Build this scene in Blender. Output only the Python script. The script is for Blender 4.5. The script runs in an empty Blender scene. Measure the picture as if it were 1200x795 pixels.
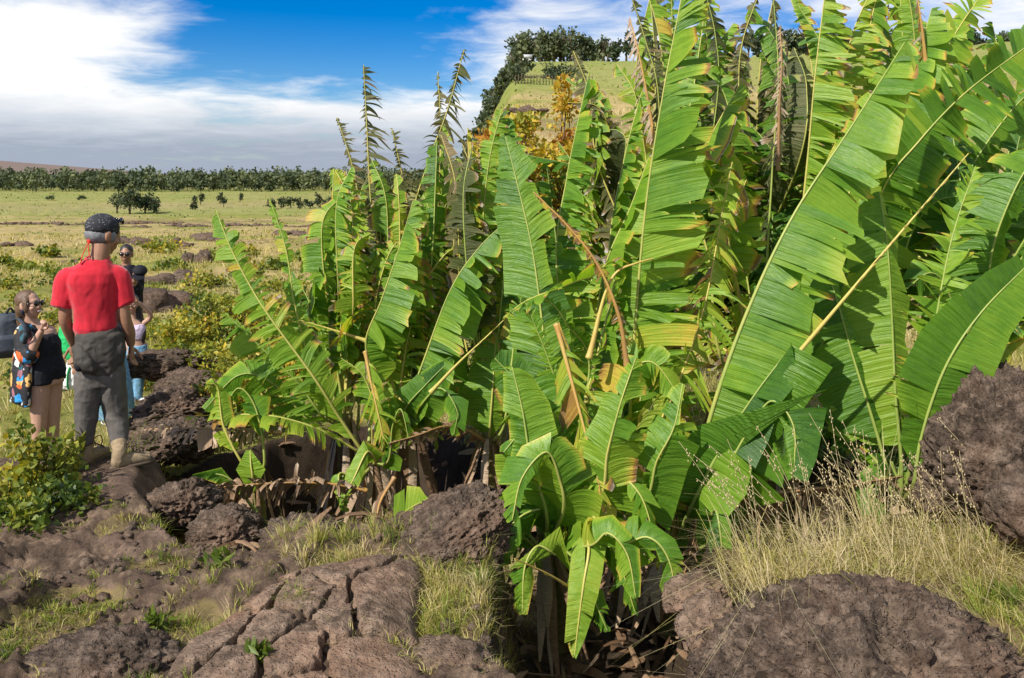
import bpy, bmesh, math, random
import numpy as np
from mathutils import Vector, Matrix
random.seed(7); rng = np.random.default_rng(7)
C = bpy.context.scene.collection
R = math.radians
F = 1000.0; CAMH = 1.9; HORY = 220.0
def P(px, py, d): return np.array([(px-600)/F*d, d, CAMH-(py-HORY)/F*d])
def G(px, py, z=0.0):
    d = (CAMH-z)*F/(py-HORY); return np.array([(px-600)/F*d, d])
# ---------------------------------------------------------------- noise
def _hash(ix, iy, iz):
    h = (ix*374761393 + iy*668265263 + iz*2147483647) & 0xffffffff
    h = ((h ^ (h >> 13))*1274126177) & 0xffffffff
    h = (h ^ (h >> 16)) & 0xffffffff
    h = (h*2654435761) & 0xffffffff
    return ((h ^ (h >> 15)) & 0xffff)/32767.5-1.0
def noise(p):
    p = np.asarray(p, float); i = np.floor(p).astype(np.int64); f = p-i
    u = f*f*f*(f*(f*6-15)+10); r = 0
    for a in (0, 1):
        wx = u[:, 0] if a else 1-u[:, 0]
        for b in (0, 1):
            wy = u[:, 1] if b else 1-u[:, 1]
            for c in (0, 1):
                wz = u[:, 2] if c else 1-u[:, 2]
                r = r+_hash(i[:, 0]+a, i[:, 1]+b, i[:, 2]+c)*wx*wy*wz
    return r
def fbm(p, oct=4, gain=.5, ridged=False):
    p = np.asarray(p, float); s = 0; a = 1; t = 0
    for k in range(oct):
        n = noise(p+17.3*k)
        if ridged: n = 1-2*np.abs(n)
        s = s+a*n; t += a; a *= gain; p = p*2.03
    return s/t
def worley(p, seed=0):
    p = np.asarray(p, float); i = np.floor(p).astype(np.int64); best = np.full(len(p), 9.0); sec = best.copy()
    for a in (-1, 0, 1):
        for b in (-1, 0, 1):
            for c in (-1, 0, 1):
                q = i+[a, b, c]; o = np.stack([_hash(q[:, 0]+k*31+seed, q[:, 1]+k*57, q[:, 2]+k*91) for k in (1, 2, 3)], 1)*.5+.5
                d = np.linalg.norm(q+o-p, axis=1); m = d < best; sec = np.where(m, best, np.minimum(sec, d)); best = np.where(m, d, best)
    return best, sec
def xyz(x, y, s, z=0): return np.stack([x*s, y*s, np.zeros_like(x)+z], 1)
def sstep(a, b, x):
    t = np.clip((x-a)/(b-a), 0, 1); return t*t*(3-2*t)
# ---------------------------------------------------------------- objects
def mesh_np(name, V, Q, mat=None, parent=None, smooth=True, attrs=None, uv=None, tri=None):
    me = bpy.data.meshes.new(name); V = np.asarray(V, np.float32)
    me.vertices.add(len(V)); me.vertices.foreach_set('co', V.ravel())
    fs = []
    if Q is not None and len(Q): fs.append(np.asarray(Q, np.int32))
    if tri is not None and len(tri): fs.append(np.asarray(tri, np.int32))
    idx = np.concatenate([f.ravel() for f in fs]); cnt = np.concatenate([np.full(len(f), f.shape[1], np.int32) for f in fs])
    me.loops.add(len(idx)); me.loops.foreach_set('vertex_index', idx)
    me.polygons.add(len(cnt)); st = np.zeros(len(cnt), np.int32); st[1:] = np.cumsum(cnt)[:-1]
    me.polygons.foreach_set('loop_start', st); me.polygons.foreach_set('loop_total', cnt)
    if uv is not None:
        l = me.uv_layers.new(name='UVMap'); l.data.foreach_set('uv', np.asarray(uv, np.float32)[idx].ravel())
    me.update(calc_edges=True); me.validate()
    if attrs:
        for k, a in attrs.items():
            a = np.asarray(a, np.float32)
            if a.ndim == 2:
                if a.shape[1] == 3: a = np.concatenate([a, np.ones((len(a), 1), np.float32)], 1)
                at = me.attributes.new(k, 'FLOAT_COLOR', 'POINT'); at.data.foreach_set('color', a.ravel())
            else:
                at = me.attributes.new(k, 'FLOAT', 'POINT'); at.data.foreach_set('value', a)
    if smooth: me.polygons.foreach_set('use_smooth', np.ones(len(cnt), bool))
    if mat: me.materials.append(mat)
    o = bpy.data.objects.new(name, me); C.objects.link(o)
    if parent: o.parent = parent
    return o
def tag(o, label, cat, group=None):
    o['label'] = label; o['category'] = cat
    if group: o['group'] = group
    return o
def kind(o, k): o['kind'] = k; return o
def empty(name, loc, label, cat, group=None, rotz=0):
    o = bpy.data.objects.new(name, None); C.objects.link(o); o.location = loc; o.rotation_euler = (0, 0, rotz); o.empty_display_size = .2
    return tag(o, label, cat, group)
class MB:   # mesh collector
    def __init__(s): s.v = []; s.q = []; s.t = []; s.n = 0; s.a = []; s.uv = []
    def add(s, V, Q=None, T=None, a=None, uv=None):
        V = np.asarray(V, float)
        if Q is not None and len(Q): s.q.append(np.asarray(Q)+s.n)
        if T is not None and len(T): s.t.append(np.asarray(T)+s.n)
        s.v.append(V); s.n += len(V)
        s.a.append(np.zeros(len(V)) if a is None else np.broadcast_to(np.asarray(a, float), (len(V),)) if np.ndim(a) < 2 else np.asarray(a, float))
        s.uv.append(np.zeros((len(V), 2)) if uv is None else np.asarray(uv, float))
    def build(s, name, mat, parent=None, attr='age', smooth=True, off=None):
        V = np.concatenate(s.v)
        if off is not None: V = V-np.asarray(off)
        return mesh_np(name, V, np.concatenate(s.q) if s.q else None, mat, parent, smooth,
                       {attr: np.concatenate(s.a)}, np.concatenate(s.uv), np.concatenate(s.t) if s.t else None)
def catmull(pts, n):
    pts = np.asarray(pts, float); p = np.vstack([2*pts[0]-pts[1], pts, 2*pts[-1]-pts[-2]])
    m = len(pts)-1; k = 24; out = []
    for i in range(m):
        t = np.linspace(0, 1, k, endpoint=False)[:, None]; a, b, c, d = p[i:i+4]
        out.append(.5*((2*b)+(-a+c)*t+(2*a-5*b+4*c-d)*t*t+(-a+3*b-3*c+d)*t**3))
    out.append(pts[-1:]); q = np.vstack(out)
    s = np.r_[0, np.cumsum(np.linalg.norm(np.diff(q, axis=0), axis=1))]; u = np.linspace(0, s[-1], n)
    return np.stack([np.interp(u, s, q[:, i]) for i in range(3)], 1), s[-1]
def nrm(v): return v/np.maximum(np.linalg.norm(v, axis=-1, keepdims=True), 1e-9)
def tube(pts, rad, n=10, flat=1.0, ref=(0.13, .21, 1)):
    """closed tube; returns V,Q,T"""
    pts = np.asarray(pts, float); m = len(pts); rad = np.broadcast_to(np.asarray(rad, float), (m,))
    T = nrm(np.gradient(pts, axis=0)); ref = np.asarray(ref, float)
    if abs(np.dot(nrm(ref), T[m//2])) > .9: ref = np.array([1, .2, .1])
    A = nrm(np.cross(T, ref)); B = np.cross(T, A)
    th = np.linspace(0, 2*np.pi, n, endpoint=False)
    V = pts[:, None]+rad[:, None, None]*(np.cos(th)[None, :, None]*A[:, None]+flat*np.sin(th)[None, :, None]*B[:, None])
    V = V.reshape(-1, 3); i = np.arange(m-1)[:, None]*n; j = np.arange(n)[None]
    Q = np.stack([i+j, i+(j+1) % n, i+n+(j+1) % n, i+n+j], -1).reshape(-1, 4)
    V = np.vstack([V, pts[0]-T[0]*rad[0]*.3, pts[-1]+T[-1]*rad[-1]*.3]); a = m*n
    jj = np.arange(n)
    Tr = np.vstack([np.stack([np.full(n, a), (jj+1) % n, jj], 1), np.stack([np.full(n, a+1), (m-1)*n+jj, (m-1)*n+(jj+1) % n], 1)])
    return V, Q, Tr
def loft(rings, n=24, p=2.0):
    """rings: (cx,cy,cz,rx,ry[,rot])  horizontal super-ellipses, closed"""
    V = []
    th = np.linspace(0, 2*np.pi, n, endpoint=False)
    for r in rings:
        cx, cy, cz, rx, ry = r[:5]; ro = r[5] if len(r) > 5 else 0
        c, s = np.cos(th), np.sin(th)
        x = rx*np.sign(c)*np.abs(c)**(2/p); y = ry*np.sign(s)*np.abs(s)**(2/p)
        V.append(np.stack([cx+x*math.cos(ro)-y*math.sin(ro), cy+x*math.sin(ro)+y*math.cos(ro), np.full(n, cz)], 1))
    m = len(rings); V = np.vstack(V+[np.array([rings[0][:3], rings[-1][:3]], float)])
    i = np.arange(m-1)[:, None]*n; j = np.arange(n)[None]
    Q = np.stack([i+j, i+(j+1) % n, i+n+(j+1) % n, i+n+j], -1).reshape(-1, 4); a = m*n; jj = np.arange(n)
    Tr = np.vstack([np.stack([np.full(n, a), (jj+1) % n, jj], 1), np.stack([np.full(n, a+1), (m-1)*n+jj, (m-1)*n+(jj+1) % n], 1)])
    return V, Q, Tr
def ico(sub):
    bm = bmesh.new(); bmesh.ops.create_icosphere(bm, subdivisions=sub, radius=1); bm.verts.ensure_lookup_table()
    V = np.array([v.co[:] for v in bm.verts]); T = np.array([[v.index for v in f.verts] for f in bm.faces]); bm.free()
    return V, T
def ellipsoid(c, r, rot=None, sub=3):
    V, T = ico(sub); V = V*np.asarray(r, float)
    if rot is not None: V = V @ np.array(rot.to_3x3()).T
    return V+np.asarray(c, float), None, T
# ---------------------------------------------------------------- materials
class NT:
    def __init__(s, name, world=None):
        if world: s.m = world
        else: s.m = bpy.data.materials.new(name)
        s.m.use_nodes = True; s.t = s.m.node_tree; s.t.nodes.clear()
    def n(s, ty, ins=None, **kw):
        nd = s.t.nodes.new(ty)
        for k, v in kw.items(): setattr(nd, k, v)
        for k, v in (ins or {}).items():
            so = nd.inputs[k]
            if isinstance(v, bpy.types.NodeSocket): s.t.links.new(v, so)
            else: so.default_value = v
        return nd
    def math(s, op, a, b=0.0, c=0.0, clamp=False):
        nd = s.n('ShaderNodeMath', {0: a, 1: b, 2: c}, operation=op, use_clamp=clamp); return nd.outputs[0]
    def mix(s, fac, a, b, bt='MIX'):
        nd = s.n('ShaderNodeMix', data_type='RGBA', blend_type=bt); nd.clamp_factor = True
        for so, v in ((nd.inputs[0], fac), (nd.inputs[6], a), (nd.inputs[7], b)):
            if isinstance(v, bpy.types.NodeSocket): s.t.links.new(v, so)
            else: so.default_value = v if not isinstance(v, tuple) else (*v, 1) if len(v) == 3 else v
        return nd.outputs[2]
    def ramp(s, fac, stops, interp='LINEAR'):
        nd = s.n('ShaderNodeValToRGB', {0: fac}); cr = nd.color_ramp; cr.interpolation = interp
        while len(cr.elements) < len(stops): cr.elements.new(.5)
        for e, (p, c) in zip(cr.elements, stops):
            e.position = p; e.color = (*c, 1) if len(c) == 3 else c
        return nd.outputs[0]
    def noise(s, vec, scale, detail=4, rough=.55, out='Fac'):
        return s.n('ShaderNodeTexNoise', {'Vector': vec, 'Scale': scale, 'Detail': detail, 'Roughness': rough}).outputs[out]
    def bump(s, h, st, dist, nrm=None):
        d = {'Height': h, 'Strength': st, 'Distance': dist}
        if nrm is not None: d['Normal'] = nrm
        return s.n('ShaderNodeBump', d).outputs[0]
    def out(s, sh, so='Surface'):
        s.n('ShaderNodeOutputMaterial', {so: sh}); return s.m
    def attr(s, name): return s.n('ShaderNodeAttribute', attribute_name=name)
    def obj(s): return s.n('ShaderNodeTexCoord').outputs['Object']
    def pos(s): return s.n('ShaderNodeNewGeometry').outputs['Position']
def simple(name, col, rough=.7, var=.25, scale=30, bump=.0, bscale=80, spec=.3, col2=None, sheen=0):
    N = NT(name); o = N.obj(); f = N.noise(o, scale, 5)
    c2 = col2 or tuple(c*(1-var) for c in col); c1 = tuple(min(1, c*(1+var*.5)) for c in col)
    col_ = N.ramp(f, [(.3, c2), (.7, c1)])
    d = {'Base Color': col_, 'Roughness': rough, 'Specular IOR Level': spec, 'Sheen Weight': sheen}
    if bump: d['Normal'] = N.bump(N.noise(o, bscale, 6, .6), bump, .01)
    return N.out(N.n('ShaderNodeBsdfPrincipled', d).outputs[0])
def leaf_mat(name, stops, trans=.35, rough=.38, spec=.5, veins=True, tboost=1.5):
    N = NT(name); a = N.attr('age').outputs['Fac']; uv = N.n('ShaderNodeUVMap', uv_map='UVMap').outputs[0]
    o = N.obj(); n1 = N.noise(o, 9, 5, .6); n2 = N.noise(o, 60, 3, .6)
    age = N.math('ADD', a, N.math('ADD', N.math('MULTIPLY', N.math('SUBTRACT', n1, .5), .22), N.math('MULTIPLY', N.math('SUBTRACT', n2, .5), .10)))
    d = {}
    if veins:
        mp = N.n('ShaderNodeMapping', {'Vector': uv, 'Scale': (1.2, 75, 1)}).outputs[0]
        v = N.noise(mp, 1.0, 3, .6); age = N.math('ADD', age, N.math('MULTIPLY', N.math('SUBTRACT', v, .5), .26))
        mp2 = N.n('ShaderNodeMapping', {'Vector': uv, 'Scale': (.6, 26, 1)}).outputs[0]
        v2 = N.math('ADD', N.math('MULTIPLY', v, .5), N.noise(mp2, 1.0, 2, .5))
        d['Normal'] = N.bump(v2, 1.0, .016)
    col = N.ramp(age, stops)
    d.update({'Base Color': col, 'Roughness': rough, 'Specular IOR Level': spec})
    b = N.n('ShaderNodeBsdfPrincipled', d).outputs[0]
    tc = N.mix(1.0, col, (tboost*1.15, tboost*1.1, tboost*.45), 'MULTIPLY')
    t = N.n('ShaderNodeBsdfTranslucent', {'Color': tc}).outputs[0]
    return N.out(N.n('ShaderNodeMixShader', {0: trans, 1: b, 2: t}).outputs[0])
BAN = [(0, (.04, .115, .014)), (.2, (.105, .235, .018)), (.38, (.23, .37, .03)), (.52, (.34, .42, .045)), (.64, (.55, .42, .06)), (.75, (.36, .19, .05)), (.87, (.22, .14, .085)), (1, (.48, .41, .32))]
M = {}
M['leaf'] = leaf_mat('banana_leaf', BAN, .40, .42, .38)
M['dead'] = leaf_mat('dead_leaf', [(0, (.10, .055, .03)), (.5, (.27, .17, .10)), (1, (.48, .37, .26))], .12, .8, .15, True, 1.1)
M['rib'] = leaf_mat('banana_midrib', [(0, (.10, .19, .03)), (.35, (.30, .36, .08)), (.6, (.55, .45, .12)), (.8, (.48, .27, .08)), (1, (.22, .13, .08))], .08, .45, .4, False)
M['stem'] = leaf_mat('banana_stem', [(0, (.09, .16, .03)), (.4, (.2, .2, .06)), (.7, (.16, .09, .045)), (1, (.08, .05, .03))], .03, .6, .3, True)
M['shrub'] = leaf_mat('shrub_leaf', [(0, (.03, .06, .012)), (.35, (.10, .15, .02)), (.6, (.26, .27, .035)), (.8, (.48, .36, .03)), (1, (.38, .17, .03))], .3, .5, .35, False, 1.4)
M['tree'] = leaf_mat('tree_leaf', [(0, (.03, .048, .026)), (.5, (.075, .10, .05)), (1, (.17, .19, .09))], .2, .6, .2, False, 1.2)  # ramp lightened in place of distance haze
M['grass'] = leaf_mat('grass_blade', [(0, (.07, .13, .015)), (.35, (.22, .27, .035)), (.6, (.45, .38, .12)), (1, (.60, .50, .30))], .3, .6, .2, False, 1.2)
M['fray'] = leaf_mat('frayed_leaf', [(0, (.035, .05, .014)), (.3, (.085, .10, .03)), (.55, (.17, .14, .055)), (.75, (.24, .16, .09)), (1, (.52, .47, .40))], .25, .55, .3)
M['bark'] = simple('bark', (.12, .09, .06), .9, .5, 12, .6, 40, .1)
def rock_mat(name, base, light, red=.3, fine=1.0):
    N = NT(name); o = N.obj(); big = N.noise(o, 2.2, 5, .6); mid = N.noise(o, 14, 6, .65); fn = N.noise(o, 70*fine, 5, .7)
    wo = N.n('ShaderNodeVectorMath', {0: o, 1: N.n('ShaderNodeVectorMath', {0: N.noise(o, 40, 3, .6, 'Color'), 'Scale': .02}, operation='SCALE').outputs[0]}, operation='ADD').outputs[0]
    vor = N.n('ShaderNodeTexVoronoi', {'Vector': wo, 'Scale': 62*fine}).outputs['Distance']; vor = N.n('ShaderNodeMapRange', {'Value': vor, 'From Min': .12, 'From Max': .42}, interpolation_type='SMOOTHSTEP').outputs[0]
    c = N.ramp(mid, [(.3, tuple(x*.35 for x in base)), (.48, base), (.68, light)])
    c = N.mix(N.ramp(big, [(.45, (0, 0, 0)), (.7, (red, red, red))]), c, (light[0]*1.25, light[1]*.95, light[2]*.8))
    lich = N.ramp(N.noise(o, 34, 5, .75), [(.62, (0, 0, 0)), (.7, (.55, .55, .55))])
    c = N.mix(lich, c, (.30, .27, .24))
    h = N.math('ADD', N.math('MULTIPLY', mid, .5), N.math('ADD', N.math('MULTIPLY', fn, .5), N.math('MULTIPLY', vor, .30)))
    nr = N.bump(h, .9, .035)
    return N.out(N.n('ShaderNodeBsdfPrincipled', {'Base Color': c, 'Roughness': .93, 'Specular IOR Level': .15, 'Normal': nr}).outputs[0])
M['rock'] = rock_mat('lava_rock', (.090, .065, .047), (.225, .165, .120))
M['slab'] = rock_mat('brown_lava_rock', (.17, .118, .082), (.33, .235, .165), .35)
# ================================================================= terrain
PROF_R = [0, 5.6, 6.0, 6.6, 7.2, 10, 20, 40, 80, 150, 300, 450, 600, 1000, 1600, 3000]
PROF_Z = [0, 0.0, -.04, -.28, -.52, -.66, -.95, -1.25, -1.9, -2.7, -1.8, 0.0, 2.5, 5, 10, 10]
RP_R = [0, 12, 16, 24, 60, 100, 160, 230, 3000]
RP_Z = [0, 0, 0.1, 1.6, 8.6, 16.2, 28.2, 31, 31]
PATCH = [(40, 740, 62, 45), (205, 750, 55, 55), (150, 610, 40, 14), (185, 660, 40, 18), (90, 705, 55, 22), (480, 690, 130, 55), (540, 740, 80, 50), (420, 660, 60, 20)]
def ell(x, y, cx, cy, rx, ry): return ((x-cx)/rx)**2+((y-cy)/ry)**2
def patchmask(x, y):
    m = np.zeros_like(x)
    for px, py, a, b in PATCH:
        g = G(px, py); d = g[1]; m = np.maximum(m, 1-sstep(.55, 1.15, ell(x, y, g[0], d, a*d/F, b*d*d/1900)))
    return m
def pitmask(x, y, grow=1.0):
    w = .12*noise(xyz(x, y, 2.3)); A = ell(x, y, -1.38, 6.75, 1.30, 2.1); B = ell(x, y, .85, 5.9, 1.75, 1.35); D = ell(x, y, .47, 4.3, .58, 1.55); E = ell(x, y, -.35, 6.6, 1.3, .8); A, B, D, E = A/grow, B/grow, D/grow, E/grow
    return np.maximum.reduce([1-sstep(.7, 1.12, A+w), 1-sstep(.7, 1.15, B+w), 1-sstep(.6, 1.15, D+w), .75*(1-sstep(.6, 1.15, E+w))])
def edgemask(x, y):
    az = x/np.maximum(y, .1); r = np.hypot(x, y)
    wob = .006*noise(np.stack([r*.06, r*0, r*0+3.1], 1))+.004*noise(np.stack([r*.25, az*90, r*0+5.1], 1))
    return sstep(-.072, .010, az+wob)*(y > 0)
def height(x, y, detail=True):
    x = np.asarray(x, float); y = np.asarray(y, float); r = np.hypot(x, y)
    re_ = np.maximum(y, r*.75); z = np.interp(re_, PROF_R, PROF_Z)
    right = sstep(.0, .8, x)
    z = np.where(r < 13, z*(1-right)+right*np.interp(r, [0, 5.2, 7.5, 10, 13], [0, 0, -.25, -.4, z[0]*0-.75]), z)
    az = x/np.maximum(np.abs(y), .1)
    e = edgemask(x, y)
    z = z+e*np.interp(r, RP_R, RP_Z)
    # far ridges
    px = 600+1000*np.clip(az, -3, 3)
    far = np.interp(px, [-600, 0, 90, 180, 300, 420, 520, 600], [46, 25, 19, 12.5, 7, 2.5, 1.5, 1.5])
    z = z+(y > 0)*(1-e)*sstep(700, 1600, r)*far*1.45
    hill = np.interp(px, [840, 930, 965, 1000, 1050, 1140, 1180, 1300, 1600], [0, 24, 24, 14, 10, 4, 16, 20, 0])
    z = z+(y > 0)*e*sstep(240, 420, r)*hill*.75
    z = z+sstep(260, 450, r)*e*(y > 0)*27
    z = z+sstep(9, 40, r)*(.25*fbm(xyz(x, y, .11), 3)+.14*noise(xyz(x, y, .6)))*(1-sstep(200, 400, r)*.5)
    p = pitmask(x, y); z = z-.85*p
    if detail:
        near = 1-sstep(9, 14, r)
        pm = patchmask(x, y)
        rockm = (1-pm)*(1-sstep(.2, .7, x))*(1-sstep(6.0, 6.9, re_))*near
        n1 = fbm(np.stack([x*1.3, y*1.6, x*0+1], 1), 4, .5, True); n2 = fbm(xyz(x, y, 6.0, 5), 4, .55, True); n3 = fbm(xyz(x, y, 22., 9), 3, .6)
        sel = np.where(rockm > .02)[0]; lump = np.zeros_like(x)
        if len(sel):
            xs, ys = x[sel], y[sel]; wx = xs+.05*noise(xyz(xs, ys, 7)); wy = ys+.05*noise(xyz(xs, ys, 7, 4))
            f1, f2 = worley(np.stack([wx*5.2, wy*5.2, z[sel]*5], 1)); g1, g2 = worley(np.stack([wx*15, wy*15, z[sel]*0], 1), 5)
            lump[sel] = .045*(np.sqrt(np.clip(f2-f1, 0, .5))-.45)+.022*(np.sqrt(np.clip(g2-g1, 0, .5))-.4)
        z = z+rockm*(lump+.09*n1+.03*n2+.016*n3)+near*(1-rockm)*(.045*fbm(xyz(x, y, 2.2), 3)+.014*n3)-.05*pm*near
    m = 1-sstep(.42, .95, np.hypot((x+2.76)/1.1, y-5.78)); z = z*(1-m)+m*(-.012+.30*z)
    return z
def hz(x, y): return float(height(np.array([x, 1e3]), np.array([y, 1e3]))[0])
def build_ground():
    dense = np.radians(np.linspace(-43, 43, 700)); rest = np.radians(np.linspace(43, 317, 60)[1:-1])
    th = np.r_[dense, rest]; nc = len(th)
    r = np.r_[np.geomspace(1.4, 9, 440), np.geomspace(9, 110, 200)[1:], np.geomspace(110, 3000, 120)[1:]]; nr = len(r)
    X = r[:, None]*np.sin(th)[None]; Y = r[:, None]*np.cos(th)[None]
    x, y = X.ravel(), Y.ravel(); z = height(x, y); rr = np.hypot(x, y)
    V = np.stack([x, y, z], 1); V = np.vstack([V, [[0, 0, 0]]])
    i = np.arange(nr-1)[:, None]*nc; j = np.arange(nc)[None]
    Q = np.stack([i+j, i+(j+1) % nc, i+nc+(j+1) % nc, i+nc+j], -1).reshape(-1, 4)[:, ::-1]
    jj = np.arange(nc); T = np.stack([np.full(nc, nr*nc), (jj+1) % nc, jj], 1)[:, ::-1]
    # ---- ground colours: rock, soil, pasture, with shade painted into the pits
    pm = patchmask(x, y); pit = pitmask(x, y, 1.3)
    rock = (1-pm)*(1-sstep(.2, .7, x))*(1-sstep(5.9, 6.8, np.maximum(y, rr*.75)+.7*noise(xyz(x, y, 1.1))))
    n = fbm(np.stack([x*.05, y*.10, x*0], 1), 4); n2 = fbm(xyz(x, y, .5, 4), 4); n3 = fbm(xyz(x, y, 3., 2), 3)
    straw = np.array([.36, .28, .12]); green = np.array([.21, .22, .045]); brown = np.array([.20, .135, .08]); bright = np.array([.21, .245, .06])
    mixg = sstep(-.2, .5, n+.6*n2)[:, None]
    col = straw*(1-mixg)+green*mixg
    fe = edgemask(x, y)*sstep(70, 100, rr)*(1-sstep(260, 300, rr)); col = col*(1-.7*fe[:, None])+.7*fe[:, None]*bright
    bz = sstep(.15, .5, fbm(np.stack([x*.03, y*.06, x*0+8], 1), 3)+.4*n3)[:, None]*sstep(30, 60, rr)[:, None]*(1-sstep(90, 140, rr))[:, None]; col = col*(1-bz*.75)+brown*bz*.75
    fb = sstep(115, 170, rr)[:, None]*(.55+.45*sstep(-.2, .3, fbm(np.stack([x*.006, y*.03, x*0+2], 1), 3)))[:, None]; fb = fb*.75; col = col*(1-fb)+bright*fb
    tan = np.array([.30, .25, .11]); tb = (sstep(160, 200, rr)*(1-sstep(230, 270, rr))*sstep(-140, -60, -x*0-80+0*x-(x+60)))[:, None]*.6; col = col*(1-tb)+tan*tb
    hb = sstep(700, 1000, rr)[:, None]; col = col*(1-hb)+np.array([.20, .15, .12])*hb
    soil = np.array([.15, .105, .065]); s = np.clip(pm*.7+(x > 0)*(rr < 6)*.7, 0, 1)[:, None]*(rr < 9)[:, None]; col = col*(1-s)+soil*s
    pit_shade = sstep(.02, .4, pit)[:, None]; col = col*(1-pit_shade)+np.array([.06, .042, .028])*pit_shade  # pit shade put into the colour: much darker soil tone over the hollows
    # bare rock faces of the bluff
    gx = np.gradient(z.reshape(nr, nc), axis=1).ravel()/np.maximum(rr*.00215, 1e-3)
    steep = .3*sstep(1.0, 2.2, np.abs(gx))*(rr > 14)*(rr < 600); rock = np.maximum(rock, steep)
    col = np.vstack([col, [[.2, .15, .1]]]); rock = np.r_[rock, 0]
    N = NT('ground'); o = N.pos(); at = N.attr('col').outputs['Color']; rk = N.attr('rock').outputs['Fac']
    f1 = N.noise(o, 9, 6, .65); f2 = N.noise(o, 1.3, 5, .6); f3 = N.noise(o, 75, 7, .8)
    gcol = N.mix(1.0, at, N.ramp(N.math('ADD', N.math('MULTIPLY', f1, .6), N.math('MULTIPLY', f2, .4)), [(.3, (.5, .5, .48)), (.5, (.95, .95, .95)), (.68, (1.35, 1.3, 1.2))]), 'MULTIPLY')
    rc = N.ramp(f1, [(.3, (.050, .034, .024)), (.5, (.140, .096, .065)), (.68, (.30, .21, .138))])
    rc = N.mix(N.ramp(f2, [(.45, (0, 0, 0)), (.65, (.5, .5, .5))]), rc, (.21, .14, .11))
    rc = N.mix(N.ramp(f3, [(.35, (.6, .6, .6)), (.5, (0, 0, 0))]), rc, (.05, .04, .035))
    rm = N.math('ADD', rk, N.math('MULTIPLY', N.math('SUBTRACT', f1, .5), .9)); rm = N.ramp(rm, [(.4, (0, 0, 0)), (.6, (1, 1, 1))])
    c = N.mix(rm, gcol, rc)
    h = N.math('ADD', N.math('MULTIPLY', f1, 1.0), N.math('MULTIPLY', f3, .55))
    bs = N.n('ShaderNodeBsdfPrincipled', {'Base Color': c, 'Roughness': .95, 'Specular IOR Level': .12, 'Normal': N.bump(h, .9, .035)}).outputs[0]
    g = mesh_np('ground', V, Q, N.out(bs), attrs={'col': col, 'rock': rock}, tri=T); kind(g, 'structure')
build_ground()
# ================================================================= rocks
ICO = {s: ico(s) for s in (3, 4, 5, 6, 7)}
def rock_mesh(seed, sub, size, amp=.28, rough=.05, flatb=.0, pits=True):
    V, T = ICO[sub]; V = V.copy(); o = seed*13.7
    n = fbm(V*1.1+o, 3); n2 = fbm(V*3.2+o, 4, .55, True); n3 = fbm(V*11+o, 4, .6, True); n4 = fbm(V*34+o, 3, .65)
    S_ = np.asarray(size); f1, f2 = worley(V*S_*13+.25*n2[:, None]+o); g1, g2 = worley(V*S_*34+o, 3)
    rad = 1+amp*n+amp*.35*n2+rough*n3+rough*.5*n4+(.045*(np.sqrt(np.clip(f2-f1, 0, .5))-.4)-.020*(1-sstep(.1, .45, g1)))/S_.mean()*(1 if sub > 4 else 0)
    W = V*rad[:, None]*np.asarray(size)
    return W, T
def rock(name, px, py, d, size, seed, label, cat='rock', sub=5, rz=0, mat='rock', group=None, amp=.28, rough=.05, sink=.35, tilt=0):
    """(px,py) marks the rock's middle at depth d"""
    c = P(px, py, d); W, T = rock_mesh(seed, sub, size, amp, rough)
    o = mesh_np(name, W, None, M[mat], tri=T); o.location = c; o.rotation_euler = (0, tilt, rz); return tag(o, label, cat, group)
rock('lava_boulder', 526, 634, 4.65, (.37, .34, .155), 3, 'large dark sloping lava boulder behind the central dry grass, beside a pale banana leaf', sub=7, rz=.3, amp=.34, rough=.09, tilt=-.45)
rock('lava_boulder', 355, 640, 4.95, (.25, .24, .13), 5, 'rounded grey brown lava boulder behind the cracked slab on the rim of the pit', sub=6, amp=.34, rough=.1)
rock('lava_boulder', 265, 625, 5.1, (.19, .2, .13), 8, 'dark knobbly lava boulder under the fallen dead leaf at the left pit rim', sub=6, amp=.36, rough=.13)
rock('lava_boulder', 215, 590, 5.5, (.2, .24, .13), 9, 'dark lava boulder just right of the tan boots', sub=6, amp=.4, rough=.13)
rock('lava_boulder', 1168, 545, 4.75, (.40, .42, .52), 11, 'tall pitted dark boulder at the right edge with straw grass growing up it', sub=7, amp=.3, rough=.1)
rock('lava_boulder', 1195, 590, 4.3, (.16, .2, .2), 12, 'small dark rock at the right edge below the tall pitted boulder', sub=5)
def bottom_rock():
    W, T = rock_mesh(21, 7, (.66, .5, .42), .15, .09)
    # a weathered hollow in the top
    n_ = nrm(W); c0 = nrm(np.array([.16, -.42, .62])); c1 = nrm(np.array([.21, -.44, .56])); a0 = np.linalg.norm((n_-c0)*[1, 1, 1.2], axis=1); a1 = np.linalg.norm((n_-c1)*[1, 1, 1.2], axis=1)
    W = W-n_*(.17*np.exp(-(a0/.36)**6)-.10*np.exp(-(a1/.22)**2))[:, None]
    o = mesh_np('lava_boulder', W, None, M['rock'], tri=T); o.location = P(1010, 815, 3.55); tag(o, 'big porous boulder with a hollow in its top filling the bottom right of the scene', 'rock')
bottom_rock()
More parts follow.
